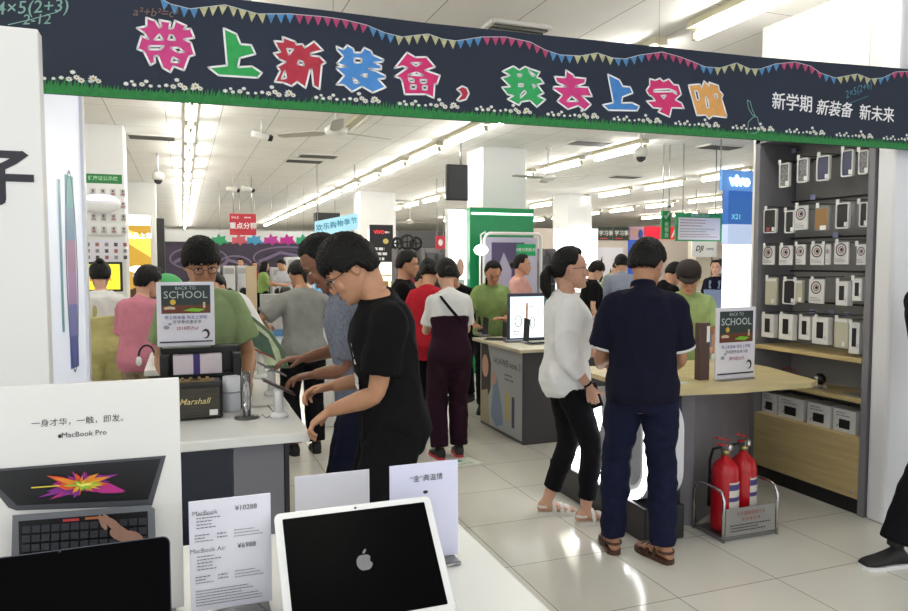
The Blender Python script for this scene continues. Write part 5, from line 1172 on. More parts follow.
# ================================================================ left pillar: notices, screen, far posters
py_ = 9.965
a, b = atY(78, 235, py_), atY(122, 175, py_); W = b.x-a.x; H_ = b.z-a.z
r = empty('notice_board', 'white certificate notice board with a green title on the left pillar', 'notice board', (a.x, py_, a.z))
MB().b2(0, W, -.02, 0, 0, H_, bev=.003).build('board', white_gloss, r)
P = Print(frame(Vector((0, -.021, 0)), (1, 0, 0)), .001); P.rect(0, H_-.115, W, H_, mat('title_green', '#2b7a45', .5)); P.ell(.055, H_-.055, .05, .035, mat('title_lime', '#7ac23a', .5)); P.text('健康证公示栏', W*.58, H_-.055, .056, mat('title_text', '#a9d9b0', .5), .001)
rn = random.Random(8)
for j in range(4):
    for i in range(5):
        x = .07+.112*i; y = H_-.22-.155*j; P.rect(x-.03, y-.05, x+.03, y+.04, mat('cert_pale', '#c9c6c9', .6)); P.ell(x, y+.012, .012, .018, mat('cert_dark', '#5a5254', .6)); P.rect(x-.02, y-.035, x+.02, y-.012, mat('cert_red' if rn.random() < .35 else 'cert_grey', '#a0686a' if rn.random() < .35 else '#8d8a90', .6))
P.build('printed_notices', r)
a = atY(100, 203, 9.9); r = empty('wall_lamp', 'white oval insect lamp on the left pillar between two notice blocks', 'lamp', (a.x, 9.9, a.z)); MB().ball((0, 0, 0), (.235, .07, .12), 28).build('lamp_case', mat('lamp_white', '#f2f2f6', .3), r); MB().ball((0, -.02, .05), (.18, .06, .05), 20).build('lamp_window', mat('lamp_violet', '#d9d0ff', .3, emit=1.2), r)
a, b = atY(83, 260, py_), atY(122, 243, py_)
r = empty('staff_chart', 'small grid of staff photos under the oval lamp on the left pillar', 'notice board', (a.x, py_, a.z-.02)); W = b.x-a.x; MB().b2(0, W, -.015, 0, 0, .27).build('board', paper, r)
P = Print(frame(Vector((0, -.016, 0)), (1, 0, 0)), .001)
for j in range(3):
    for i in range(5): P.rect(.04+.105*i, .03+.08*j, .08+.105*i, .075+.08*j, mat(('cert_red', 'cert_dark', 'cert_grey')[(i+j*2) % 3], '#8d8a90', .6))
P.build('printed_photos', r)
a, b = atY(82, 292, 9.4), atY(122, 262, 9.4); W = b.x-a.x; H_ = b.z-a.z
r = empty('wall_screen', 'black framed yellow screen behind the woman with the bun', 'screen', (a.x, 9.4, a.z)); MB().b2(0, W, 0, .06, 0, H_, bev=.004).build('screen_frame', black_pl, r); MB().b2(W*.3, W*.7, .06, .5, H_*.3, H_*.7).build('wall_bracket', black_pl, r)
P = Print(frame(Vector((0, 0, 0)), (1, 0, 0)), .001); P.rect(.025, .025, W-.025, H_-.025, mat('screen_yellow', '#d6c832', .4, emit=.6)); P.text('优惠', W*.45, H_*.5, .13, mat('screen_orange', '#c8641e', .4, emit=.3), .001); P.build('screen_picture', r)
# golden poster at the second left pillar
a, b = atY(128, 300, 16.6), atY(151, 215, 16.6); W = b.x-a.x
r = empty('light_box', 'golden lit product poster on the far left pillar', 'light box', (a.x, 16.6, 0)); MB().b2(0, W, 0, .18, 0, b.z, bev=.006).build('box_body', mat('box_cream', '#e9e4d4', .4), r)
P = Print(frame(Vector((0, 0, 0)), (1, 0, 0)), .0012); P.rect(.02, b.z-.22, W-.02, b.z-.01, lw); P.rect(.02, .5, W-.02, b.z-.22, mat('poster_gold', '#b08a2e', .4, emit=.5)); P.poly([(.02, b.z-.3), (W-.02, b.z-.5), (W-.02, b.z-.9), (.02, b.z-.6)], mat('poster_gold_hi', '#d9bc50', .4, emit=.6)); P.poly([(.02, .5), (W-.02, .5), (W-.02, 1.2), (.02, 1.0)], mat('poster_brown', '#5a3a1c', .4)); P.ell(W*.4, 1.45, .16, .07, lw); P.ell(W*.35, 1.32, .08, .06, mat('poster_pale', '#d9d9e2', .5)); P.ell(W*.7, 1.30, .08, .06, mat('poster_pale', '#d9d9e2', .5)); P.text('新品上市', W*.5, b.z-.45, .13, lw, .001); P.build('poster_picture', r)
r = empty('dark_partition', 'dark vertical partition edge beyond the golden poster', 'partition', (atY(160, 260, 17).x, 17, 0)); MB().b2(-.1, .1, 0, .4, 0, 2.55, bev=.01).build('partition_body', mat('partition_dark', '#2a2a2e', .5), r)
# purple backdrop
a, b = atY(166, 290, 22), atY(332, 243, 22); W = b.x-a.x
r = empty('backdrop_picture', 'wide purple backdrop with swooping shapes under the far white fascia', 'backdrop', (a.x, 22.05, 0)); MB().b2(0, W, 0, .08, 0, 2.16).build('backdrop_board', mat('backdrop_purple', '#4b4156', .6, var=.35, scale=.9), r)
P = Print(frame(Vector((0, 0, 0)), (1, 0, 0)), .003); pu = mat('swoop_lilac', '#7f7290', .6); pd = mat('swoop_dark', '#342c40', .6)
for cx, cy, rx_, ry_ in ((.9, 1.7, .8, .35), (3.4, 1.72, 1.0, .36), (1.9, 1.5, .5, .3)): P.ring(cx, cy, rx_, ry_, .05, pu, 40); P.ell(cx, cy, rx_*.7, ry_*.55, pd); P.line([(cx-rx_*.8, cy-.1), (cx-.2, cy+.16), (cx+rx_*.6, cy+.02)], .09, pu)
P.build('printed_swoops', r)
r = empty('lit_stand', 'light blue lit stand at the right end of the purple backdrop', 'display stand', (atY(318, 300, 21.5).x, 21.5, 0)); MB().b2(-.22, .22, 0, .3, 0, 2.0, bev=.01).build('stand_body', mat('stand_blue', '#4d9ccb', .4, emit=.4), r); MB().b2(-.15, .15, -.01, 0, 1.2, 1.7).build('stand_panel', mat('stand_navy', '#2e3a6a', .4), r)
# colourful pennants and the red sign
for i, (px, c, cn) in enumerate(((220, '#38a070', 'green'), (240, '#d06070', 'pink red'), (255, '#4aa0d0', 'blue'), (272, '#c040a0', 'magenta'), (288, '#d030a0', 'bright pink'), (304, '#38b080', 'mint'))):
    p = atY(px, 240, 16.0); r = empty('hanging_ornament', cn+' paper ornament hanging in a line under the red sign', 'ornament', (p.x, 16.0, p.z), 0, 'paper ornaments hanging in the left aisle')
    MB().prism([(-.17, -.09), (-.05, -.06), (.0, -.12), (.07, -.06), (.18, -.08), (.10, .02), (.12, .09), (.02, .07), (-.03, .14), (-.07, .05), (-.16, .06)], -.01, .01, M=Matrix.Rotation(R(90), 4, 'X')).build('paper_shape', mat('paper_'+c[1:], c, .6), r); MB().tube([(0, 0, .05), (0, 0, CZ-p.z)], .004, 5).build('thread', steel, r)
def hang_sign(name, label, px0, py0, px1, py1, y, m, draw, cat_='sign', rods=True, th=.04):
    a, b = atY(px0, py1, y), atY(px1, py0, y); W = b.x-a.x; H_ = b.z-a.z; r = empty(name, label, cat_, (a.x, y, a.z)); MB().b2(0, W, 0, th, 0, H_, bev=.004).build('sign_board', m, r)
    P = Print(frame(Vector((0, 0, 0)), (1, 0, 0)), .0015); draw(P, W, H_); 
    if P.ms: P.build('sign_lettering', r)
    if rods:
        for x in (W*.15, W*.85): MB().tube([(x, th/2, H_), (x, th/2, CZ-a.z)], .008, 6).build('hanging_rod', steel, r)
    return r
def d_red(P, W, H_): P.text('重点分期', W*.5, H_*.42, H_*.31, wout, .003); P.text('SALE', W*.2, H_*.82, H_*.16, wout); P.rows(W*.55, W*.95, H_*.75, H_*.9, 1, wout)
hang_sign('red_sign', 'red hanging sign with white characters above the left aisle', 230, 214, 256, 235, 15.0, mat('sign_red', '#c23345', .5), d_red)
# centre signs
def d_vi(P, W, H_): P.text('VIVO', W*.40, H_*.80, H_*.13, mat('sign_red2', '#d83038', .5, emit=.5), .004); P.rows(W*.65, W*.95, H_*.76, H_*.84, 1, wout, .6); P.ell(W*.68, H_*.56, W*.12, H_*.07, mat('sign_gold', '#d8c070', .5)); P.rows(W*.12, W*.95, H_*.02, H_*.42, 3, wout, .55)
hang_sign('black_sign', 'black board with red and white lettering left of the far pillar', 370, 225, 393, 262, 16.0, mat('sign_black', '#1c1c20', .5), d_vi, rods=False)
a, b = atY(371, 320, 16.05), atY(392, 262, 16.05); r = empty('lit_shelf', 'brightly lit white shelf unit under the black board', 'shelf', (a.x, 16.05, 0)); W = b.x-a.x; z_ = b.z
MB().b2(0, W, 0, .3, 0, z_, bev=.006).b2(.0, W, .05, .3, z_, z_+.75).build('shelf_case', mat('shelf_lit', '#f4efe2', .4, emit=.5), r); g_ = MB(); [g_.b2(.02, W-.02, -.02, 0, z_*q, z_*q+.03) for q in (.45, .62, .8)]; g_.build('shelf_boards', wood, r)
for i in range(3): tag(MB().b2(a.x+.08+.19*i, a.x+.2+.19*i, 15.96, 16.02, z_*.62+.03, z_*.62+.17).build('boxed_phone', mat('box_tan' if i % 2 else 'box_gold', '#b88a4a' if i % 2 else '#d8b04a', .5), None), ('golden', 'tan', 'second golden')[i]+' small box on the lit shelf under the black board', 'box')
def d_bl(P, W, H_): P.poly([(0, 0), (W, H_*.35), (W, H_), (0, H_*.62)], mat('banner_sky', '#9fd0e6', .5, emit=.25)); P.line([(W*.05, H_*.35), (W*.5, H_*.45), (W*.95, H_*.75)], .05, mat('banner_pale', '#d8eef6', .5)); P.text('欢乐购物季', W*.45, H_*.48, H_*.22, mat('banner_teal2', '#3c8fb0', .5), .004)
a, b = atY(315, 237, 12.5), atY(358, 213, 12.5); W = b.x-a.x; H_ = b.z-a.z
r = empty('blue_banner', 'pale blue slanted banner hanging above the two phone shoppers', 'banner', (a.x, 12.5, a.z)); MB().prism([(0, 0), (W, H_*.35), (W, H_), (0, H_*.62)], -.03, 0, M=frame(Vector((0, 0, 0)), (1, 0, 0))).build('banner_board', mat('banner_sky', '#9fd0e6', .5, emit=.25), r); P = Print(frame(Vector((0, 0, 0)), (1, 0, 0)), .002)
sk = mat('banner_teal2', '#3c8fb0', .5)
for i in range(6): me = text_mesh('欢乐购物季节'[i], H_*.27, .002); me.transform(Matrix.Translation((W*(.1+.16*i), H_*(.36+.062*i), .002))); P.mb.addme(me, P._M(), P._i(sk))
P.build('banner_lettering', r); MB().tube([(.05, .02, H_*.6), (.05, .02, CZ-a.z)], .006, 6).tube([(W-.05, .02, H_*.9), (W-.05, .02, CZ-a.z)], .006, 6).build('hanging_wire', steel, r)
def none(P, W, H_): pass
hang_sign('black_box_sign', 'dark box hanging behind the pale blue banner', 316, 213, 340, 229, 15.5, mat('sign_black', '#1c1c20', .5), none, th=.3)
a, b = atY(458, 270, 17.0), atY(470, 229, 17.0)
hang_sign('red_sign', 'small red sign with a white mark left of the lit pillar poster', 436, 236, 445, 249, 14, mat('sign_red', '#c23345', .5), lambda P, W, H_: P.ell(W*.5, H_*.5, W*.25, H_*.25, wout))
0 and hang_sign('red_sign', 'thin upper red sign left of the lit pillar poster', 436, 223, 445, 229, 14, mat('sign_red', '#c23345', .5), none)
r = empty('grey_bulkhead', 'dark grey low shop front strip between the two square pillars', 'shop front', (atY(398, 232, 19).x, 19, 0)); W = atY(450, 232, 19).x-atY(398, 232, 19).x
MB().b2(0, W, 0, .2, 1.98, 2.45).build('front_strip', mat('strip_grey', '#4d4c50', .6), r); MB().b2(0, W, .1, .2, 0, 1.98).build('shop_front_wall', mat('front_wall', '#9a989a', .5, var=.15, scale=4), r)
# background shelving racks with goods
rb = random.Random(31)
def rack(px0, px1, y, ztop, label, cols, gname, shelves=(.5, .85, 1.2, 1.55), n=5, m=None):
    a, b = atY(px0, 262, y), atY(px1, 262, y); W = b.x-a.x; r = empty('goods_rack', label, 'shelf', (a.x, y, 0))
    m_ = m or mat('rack_grey', '#6d6b70', .5)
    MB().b2(0, .03, 0, .35, 0, ztop).build('upright', m_, r); MB().b2(W-.03, W, 0, .35, 0, ztop).build('upright', m_, r); MB().b2(0, W, .33, .36, 0, ztop).build('back_panel', mat('rack_back', '#8d8a8c', .6), r)
    for z in shelves: MB().b2(0, W, 0, .35, z-.03, z).build('shelf_board', m_, r)
    k = 0
    for si, z in enumerate(shelves):
        x = .06; k = 0
        while x < W-.16:
            w_ = rb.uniform(.10, .2); h_ = rb.uniform(.12, .25); c = rb.choice(cols); x2 = min(x+w_, W-.04)
            o = MB().b2(x, x2, .04, .26, 0, h_, bev=.01).build('boxed_goods', mat('goods_'+c[1:], c, .5), None); o.location = (a.x, y, z)
            tag(o, '%s box from left, %s shelf, %s' % (ORD[k], ('bottom', 'second', 'third', 'top')[si], gname.replace('the ', '', 1)), 'box', 'boxed goods on '+gname); x = x2+rb.uniform(.03, .08); k += 1
    return r
rack(397, 422, 13.0, 1.85, 'dark goods rack behind the black shirt man at the middle', ('#2a2a2e', '#8d3038', '#5a5a60', '#c9c9cc', '#3a3f5a'), 'the dark rack left of the lit pillar poster')
rack(424, 447, 14.5, 1.9, 'second dark goods rack next to the lit pillar poster', ('#2a2a2e', '#b04038', '#5a5a60', '#a9a9ac', '#28282c'), 'the second dark rack near the lit pillar poster')
rack(542, 556, 12.0, 1.85, 'grey goods rack right of the white booth', ('#b9b9bc', '#7a7a80', '#2e7a50', '#4a4a50', '#d8d8d8'), 'the grey rack right of the white booth')
for i, (px, cy, rr) in enumerate(((404, 258, .10), (414, 257, .13), (423, 259, .11))):
    p = atY(px, cy, 12.7); r = empty('round_goods', ['small dark wheel shaped item on the middle rack', 'large dark wheel shaped item on the middle rack', 'dark wheel shaped item near the lit pillar poster'][i], 'wheel', (p.x, 13.12, 1.85))
    MB().tube([(rr*math.cos(R(a_)), 0, rr+rr*math.sin(R(a_))) for a_ in range(0, 361, 20)], .03, 8).build('rim', black_pl, r); MB().tube([(0, 0, .02), (0, 0, rr*1.9)], .015, 6).tube([(-rr, 0, rr), (rr, 0, rr)], .015, 6).build('spokes', black_pl, r)
# appliances in the left aisle
def appliance(px0, px1, y, z1, label, door=True, c='#dcdcde'):
    a, b = atY(px0, 262, y), atY(px1, 262, y); W = b.x-a.x; r = empty('washing_machine' if door else 'refrigerator', label, 'washing machine' if door else 'refrigerator', (a.x, y, 0)); mm = mat('appliance_'+c[1:], c, .3)
    MB().b2(0, W, 0, .6, .02, z1, bev=.015).build('cabinet_body', mm, r)
    if door: MB().lathe([(W*.34, 0), (W*.30, .04), (W*.2, .05)], 24, M=Matrix.Translation((W/2, 0, z1*.55)) @ Matrix.Rotation(R(90), 4, 'X')).build('round_door', black_pl, r); MB().b2(.03, W-.03, -.01, 0, z1*.86, z1*.96).build('control_panel', mat('panel_grey', '#a9a9ae', .4), r)
    else: MB().b2(.0, W, -.012, 0, z1*.58, z1*.585).build('door_gap', black_pl, r); MB().tube([(W*.85, -.03, z1*.3), (W*.85, -.03, z1*.55)], .012, 8).build('handle', steel, r)
appliance(287, 300, 17.5, 1.72, 'tall white appliance with a black round door beyond the grey shirt woman')
appliance(223, 235, 19.5, 1.5, 'white washing machine far left under the purple backdrop'); appliance(237, 249, 19.8, 1.5, 'white washing machine beside the far green shirt woman', True, '#d0d0d4'); appliance(272, 284, 19.8, 1.45, 'white washing machine right of the far green shirt woman', True, '#c8c8cc')
appliance(206, 220, 19.5, 1.75, 'pale refrigerator behind the green shirt man shoulder', False, '#d8d4cc'); appliance(302, 314, 20.5, 1.7, 'pale refrigerator at the right end of the purple backdrop', False, '#e2e2e4')
r = empty('low_counter', 'low counter with a blue plinth in the far left aisle', 'counter', (atY(285, 320, 16).x, 15.8, 0)); MB().b2(-.5, .6, 0, .5, .15, .9, bev=.01).build('counter_body', mat('counter_mid', '#9a9a9c', .5), r); MB().b2(-.5, .6, -.01, .5, 0, .15).build('plinth', mat('plinth_blue', '#4a78a8', .5), r); MB().lathe([(.12, .9), (.14, .95), (.1, 1.05), (.04, 1.08)], 18).build('pot_display', black_pl, r)
r = empty('beige_column', 'beige square post beside the far washing machines', 'post', (atY(252, 300, 18).x, 18, 0)); MB().b2(-.12, .12, 0, .2, 0, 1.5, bev=.006).build('post_body', mat('post_beige', '#c9b59a', .5), r)
# round green thing behind the green shirt man
p = atY(166, 285, 6.6); r = empty('green_bag', 'round green item left of the green shirt man head', 'bag', (p.x, 6.6, 0)); MB().ball((0, 0, p.z-.01), (.14, .09, .11), 20).build('bag_body', mat('bag_green', '#3aa35a', .5), r); MB().tube([(0, 0, 0), (0, 0, p.z-.1)], .02, 8).build('bag_post', steel, r)
# watch display on the phone counter behind the grey shirt woman
p = atZ(329, 318, 1.1); r = empty('watch_stand', 'white stand with a large round watch beside the grey shirt woman', 'display', (atY(330, 318, 6.9).x, 6.9, 0)); MB().b2(-.13, .13, 0, .3, 0, 1.0, bev=.01).build('stand_body', white_gloss, r); MB().lathe([(.11, 0), (.11, .03), (.085, .035)], 26, M=Matrix.Translation((0, .1, 1.15)) @ Matrix.Rotation(R(90), 4, 'X')).build('watch_ring', black_pl, r); MB().lathe([(.08, .03), (.08, .045)], 26, M=Matrix.Translation((0, .1, 1.15)) @ Matrix.Rotation(R(90), 4, 'X')).build('watch_face', mat('watch_white', '#e6e6e6', .3), r); MB().b2(-.04, .04, .06, .12, 1.0, 1.05).build('watch_foot', black_pl, r)
# ================================================================ far right department
yR = 21.45
def wall_sign(name, label, px0, py0, px1, py1, m, draw=none, y=yR, th=.05): return hang_sign(name, label, px0, py0, px1, py1, y, m, draw, rods=False, th=th)
def d_ck(P, W, H_): P.text('学习季', W*.5, H_*.5, H_*.42, wout, .002); P.rows(W*.1, W*.9, H_*.05, H_*.2, 1, mat('sign_red2', '#d83038', .5, emit=.5))
wall_sign('chalk_sign', 'first chalkboard sign on the far right wall', 599, 227, 613, 240, mat('chalk_dark', '#2c3a30', .6), d_ck); wall_sign('chalk_sign', 'second chalkboard sign on the far right wall', 614, 227, 629, 240, mat('chalk_dark', '#2c3a30', .6), d_ck)
wall_sign('picture_sign', 'pink and blue picture sign between chalkboards and red sign', 630, 227, 644, 239, mat('pink_pic', '#c9a0b8', .6), lambda P, W, H_: (P.ell(W*.35, H_*.5, W*.2, H_*.35, mat('print_face', '#d0a088', .6)), P.ell(W*.75, H_*.4, W*.18, H_*.4, mat('pic_blue', '#3a4fa0', .6))))
wall_sign('red_sign', 'bright red sign with a white letter on the far right wall', 645, 227, 682, 239, mat('red_bright', '#e0223c', .5, emit=.3), lambda P, W, H_: P.text('A', W*.80, H_*.45, H_*.9, wout, .01))
wall_sign('blue_sign', 'royal blue lit sign with a round white mark behind the navy shirt man', 628, 240, 650, 290, mat('blue_sign', '#3155b8', .5, emit=.2), lambda P, W, H_: (P.ring(W*.4, H_*.72, W*.3, W*.3, .12, wout), P.rect(W*.12, H_*.70, W*.6, H_*.74, wout)))
def d_dji(P, W, H_): P.text('DJI', W*.28, H_*.52, H_*.46, blk_, .004, shear=.3); P.text('大疆创新', W*.72, H_*.48, H_*.15, mat('dji_grey', '#7a7a80', .5), .002)
hang_sign('white_sign', 'white hanging sign with slanted black letters under the green notice', 692, 241, 717, 257, 14.0, mat('sign_white2', '#efefef', .5), d_dji); bpy.context.view_layer.update()
r = empty('brand_tower', 'beige tower holding the white lettered sign', 'display stand', (atY(696, 257, 14.12).x, 14.12, 0)); MB().b2(0, .45, 0, .3, 0, 2.1, bev=.01).build('tower_body', mat('tower_beige', '#d2c6b2', .5), r); MB().b2(.05, .40, -.05, 0, 1.1, 1.16).build('tower_shelf', wood, r)
p = atY(700, 270, 13.9); r = empty('gimbal_camera', 'black gimbal camera standing on the beige tower shelf', 'camera', (p.x, 14.09, 1.16)); MB().tube([(0, 0, 0), (0, 0, .16)], .02, 8).build('grip', black_pl, r); MB().ball((0, 0, .22), (.09, .06, .07), 14).build('camera_head', black_pl, r); MB().ball((.1, 0, .15), (.05, .05, .05), 12).build('lens', mat('appliance_dcdcde', '#dcdcde', .3), r)
def d_gn(P, W, H_): P.rect(W*.04, H_*.05, W*.94, H_*.84, mat('notice_white', '#e6e2e6', .6)); P.text('售后服务三包公示', W*.5, H_*.92, H_*.10, wout, .001); P.rows(W*.08, W*.9, H_*.5, H_*.8, 3, mat('cert_grey', '#8d8a90', .6), .3, 4); P.rows(W*.08, W*.9, H_*.3, H_*.48, 2, mat('cert_red', '#a0686a', .6), .3, 6); P.rows(W*.08, W*.9, H_*.12, H_*.28, 2, mat('cert_grey', '#8d8a90', .6), .3, 9)
hang_sign('green_notice', 'green framed white notice board hanging in the right aisle', 676, 214, 723, 241, 8.6, mat('notice_green', '#2f9a5a', .5), d_gn)
def d_gv(P, W, H_): P.line([(W*.25, H_*.82), (W*.4, H_*.74), (W*.78, H_*.92)], .03, wout); P.text('收', W*.5, H_*.52, W*.5, wout, .001); P.text('银', W*.5, H_*.33, W*.5, wout, .001); P.text('台', W*.5, H_*.14, W*.5, wout, .001)
hang_sign('green_sign', 'narrow vertical green sign left of the green notice board', 662, 211, 671, 239, 8.8, mat('notice_green', '#2f9a5a', .5), d_gv)
# vivo corner left of the cabinet
a, b = atY(722, 190, 8.0), atY(750, 171, 8.0); W = b.x-a.x+.3; H_ = b.z-a.z
r = empty('blue_light_sign', 'blue fascia sign with glowing white letters beside the cabinet', 'sign', (a.x, 8.0, a.z)); MB().b2(0, W, 0, .06, 0, H_, bev=.006).build('sign_board', mat('sky_board', '#5c8fd0', .5, emit=.3), r); write('glowing_letters', 'vivo', .21, (.30, -.01, H_*.48), mat('glow_white', '#ffffff', .4, emit=4), r, off=.008); MB().tube([(.1, .15, H_), (.1, .15, CZ-a.z)], .01, 8).build('hanging_rod', steel, r)
a2, b2_ = atY(728, 224, 8.05), atY(752, 190, 8.05); r = empty('blue_stand', 'deep blue panel under the glowing blue fascia sign', 'panel', (a2.x, 8.05, 0)); MB().b2(0, W-.1, 0, .12, a2.z, b2_.z).build('panel_board', mat('deep_blue', '#2f66b4', .5, emit=.25), r); P = Print(frame(Vector((0, 0, 0)), (1, 0, 0)), .0015); P.text('X21', .14, a2.z+.10, .10, mat('cyan_ink', '#7fd0d8', .5, emit=.5)); P.build('panel_lettering', r)
MB().b2(0, W-.1, 0, .12, a2.z-.28, a2.z).build('pale_band', mat('pale_blue_band', '#b9c9e8', .5, emit=.3), r); MB().b2(.02, W-.12, .0, .12, .0, a2.z-.28).build('lit_lower_panel', mat('lit_panel', '#f4f8ff', .4, emit=1.0), r)
# dark figure posters and racks on the far right wall
r = empty('picture_sign', 'white wall poster with a black and red shape far behind the blouse woman', 'poster', (atY(598, 262, 21.44).x, 21.44, 0)); MB().b2(0, 1.0, 0, .06, .8, 2.1).build('poster_board', paper, r); P = Print(frame(Vector((0, 0, 0)), (1, 0, 0)), .003); P.poly([(.05, .9), (.22, .9), (.16, 1.8), (.05, 1.5)], blk_); P.poly([(.45, .95), (.62, 1.5), (.55, 1.75), (.8, 1.0)], mat('print_red', '#b53a3a', .5)); P.poly([(.40, .95), (.5, 1.4), (.62, 1.05)], blk_); P.build('poster_picture', r)
rack(742-44, 742, 19.5, 1.7, 'far goods rack behind the overall woman at the right', ('#2a2a2e', '#c9c9cc', '#7a6a5a', '#a9a0b0'), 'the far rack behind the overall woman', n=4)
# lit panels on the third pillar
a, b = atY(554, 300, 15.85), atY(571, 229, 15.85); r = empty('lit_poster', 'tall glowing white panel on the left half of the third pillar', 'panel', (a.x, 15.82, 0)); MB().b2(0, b.x-a.x, 0, .06, .3, b.z).build('panel_board', lw, r)
a, b = atY(575, 300, 15.85), atY(597, 229, 15.85); r = empty('lit_poster', 'tall glowing white panel on the right half of the third pillar', 'panel', (a.x, 15.82, 0)); MB().b2(0, b.x-a.x, 0, .06, .3, b.z).build('panel_board', lw, r)
for i, (px, y, c, lb) in enumerate(((620, 13.5, '#c8c4be', 'long pale display counter behind the blouse woman and navy man'), (735, 13.0, '#d8d8da', 'pale display counter beside the overall woman'), (552, 15.0, '#b8b4b0', 'grey display counter behind the ponytail'))):
    p = atY(px, 300, y); r = empty('display_counter', lb, 'counter', (p.x, y, 0)); MB().b2(-.9, .9, 0, .6, .08, .92, bev=.01).build('counter_body', mat('dc_'+c[1:], c, .5), r); MB().b2(-.85, .85, .03, .57, 0, .08).build('plinth', dark_gr, r); MB().b2(-.92, .92, -.02, .62, .92, .95).build('glass_top', mat('glass_top', '#dfe8ea', .08), r)
# ================================================================ the people
def _loc(face, loc, D):
    if not D: return D
    D = dict(D); Mi = Matrix.Rotation(-R(face-90), 3, 'Z'); o = Vector((loc[0], loc[1], 0))
    if 'wW' in D: D['w'] = Mi @ (Vector(D.pop('wW'))-o)
    for a_, b_ in (('dW', 'd'), ('nW', 'n'), ('eW', 'e')):
        if a_ in D: D[b_] = Mi @ Vector(D.pop(a_))
    return D
def pp(label, px, y, face, **k):
    p = atY(px, 262, y); loc = (p.x, p.y); k['L'] = _loc(face, loc, k.get('L')); k['Rr'] = _loc(face, loc, k.get('Rr')); return person(label, loc, face, **k)
cloth = lambda n, c, **k: mat('cloth_'+n, c, .88, var=k.get('var', .10), scale=k.get('sc', 14), bump=.12, bscale=260, spec=.2)
blkc = cloth('black', '#0a0a0d'); blkp = cloth('black_trousers', '#0e0e13'); navy = cloth('navy_polo', '#111126'); jean = cloth('dark_jeans', '#161a34', var=.22, sc=30); whc = cloth('white_blouse', '#eeeeee', var=.03)
grn = cloth('green_polo', '#93a87a'); gry = cloth('grey_tee', '#8e8f8c'); chk = cloth('blue_grey_check', '#7d8291', var=.25, sc=70); yel = cloth('khaki_yellow', '#c3bd82'); pnk = cloth('pink_tee', '#c77f92'); redc = cloth('red_top', '#b3202f')
pur = cloth('plum_jumpsuit', '#28101f'); wht = cloth('white_tee', '#e2e2e2', var=.04); pkb = cloth('pink_blouse', '#d9a49c'); bluegrey = cloth('pale_blue_shirt', '#9aa0b4'); denim = cloth('pale_denim', '#7f8cab')
frame_b = mat('spectacle_black', '#0c0c0e', .3); shoe_b = mat('shoe_black', '#121214', .6); sole_w = mat('sole_white', '#dcdcdc', .6); brn = mat('sandal_brown', '#4a2d20', .55); wsand = mat('sandal_white', '#e6e2da', .5); redsole = mat('sole_red', '#c23a44', .6)
H_short = dict(style='short'); pale = '#d3a58c'
# black shirt young man leaning on the counter
def tee_print(root, g, J, MH, k):
    pass
def shirt_print(root, g, J, MH, k):
    mb = MB()
    for i, z in enumerate((1.27, 1.235, 1.20, 1.12, 1.09)):
        for j in range(4 if i < 3 else 3):
            x0 = -.075+.045*j; y_ = .132; a = [g.pt(x0, y_, z), g.pt(x0+.032, y_, z), g.pt(x0+.032, y_, z+.022), g.pt(x0, y_, z+.022)]
            b = [q+Vector((0, .006, 0)) for q in a]; mb.add(a+b, [(0, 1, 2, 3), (4, 5, 6, 7), (0, 1, 5, 4), (1, 2, 6, 5), (2, 3, 7, 6), (3, 0, 4, 7)])
    mb.build('shirt_print', mat('shirt_print_white', '#d8d8d8', .7), [c for c in root.children if c.name.startswith('shirt')][0])
pp('person in a black t-shirt and glasses bending over the white phone counter', 386, 2.84, 172, h=1.72, wid=.97, lean=2, bend=11, head=(38, 0, 0), pel=(0, -.02, 0), det=2, seed=1, skin='#c08e6e',
   L=dict(wW=(.545, 2.89, .995), dW=(-.75, .25, -.6), nW=(-.35, .1, -.9), curl=.8, eW=(.3, -.4, -.9)), Rr=dict(wW=(.60, 3.10, 1.06), dW=(-.9, .15, -.15), nW=(.1, -.4, -.8), curl=.7, eW=(.4, .2, -.6)),
   top=dict(mat=blkc, hem=.82, slen=.70, ease=.020, fold=.010, flare=.005), bottom=dict(mat=blkc, len=.56, wide=.035, ease=.02, name='shorts'), shoes=dict(mat=shoe_b, sole=sole_w), hair=dict(style='bowl', thick=1.0), glasses=frame_b, extra=shirt_print, feet=((-.11, .02, -5), (.11, -.06, 8)))
def watch_on(nm):
    def f(root, g, J, MH, k):
        w_, e_ = J['wr'+nm], J['el'+nm]; d = (w_-e_).normalized(); c = w_-d*.02; MB().tube([c-d*.008, c+d*.008], .031*k, 18).build('wristband', blkc, root)
    return f
pp('older person in a blue grey shirt bending over phones behind the black shirt one', 363, 3.42, 172, h=1.75, lean=4, bend=10, head=(38, 0, 0), det=2, seed=2, skin='#8c5f47',
   L=dict(wW=(.60, 3.52, 1.05), dW=(-.9, .1, -.1), nW=(0, 0, -1), curl=.5, eW=(.3, -.5, -.6)), Rr=dict(wW=(.58, 3.75, 1.10), dW=(-.9, 0, 0), nW=(0, 0, -1), curl=.5, eW=(.3, .5, -.6)),
   top=dict(mat=chk, hem=.84, slen=.8, ease=.024, fold=.010, collar=True), bottom=dict(mat=cloth('navy_trousers', '#1c2036'), wide=.015), shoes=dict(mat=shoe_b), hair=dict(style='crop', thick=1.2))
pp('staff person in a green polo and glasses behind the small school sign', 201, 4.14, 268, h=1.72, wid=.88, fat=.3, lean=4, bend=10, head=(20, -12, 4), det=2, seed=3, skin='#b98767',
   L=dict(w=(-.22, .26, .98), d=(.2, .9, -.2), n=(0, 0, -1)), Rr=dict(w=(.16, .28, 1.0), d=(-.2, .9, -.2), n=(0, 0, -1)), top=dict(mat=grn, collar=True, ease=.026), bottom=dict(mat=blkp), shoes=dict(mat=shoe_b), hair=dict(style='fringe', thick=.9), glasses=frame_b)
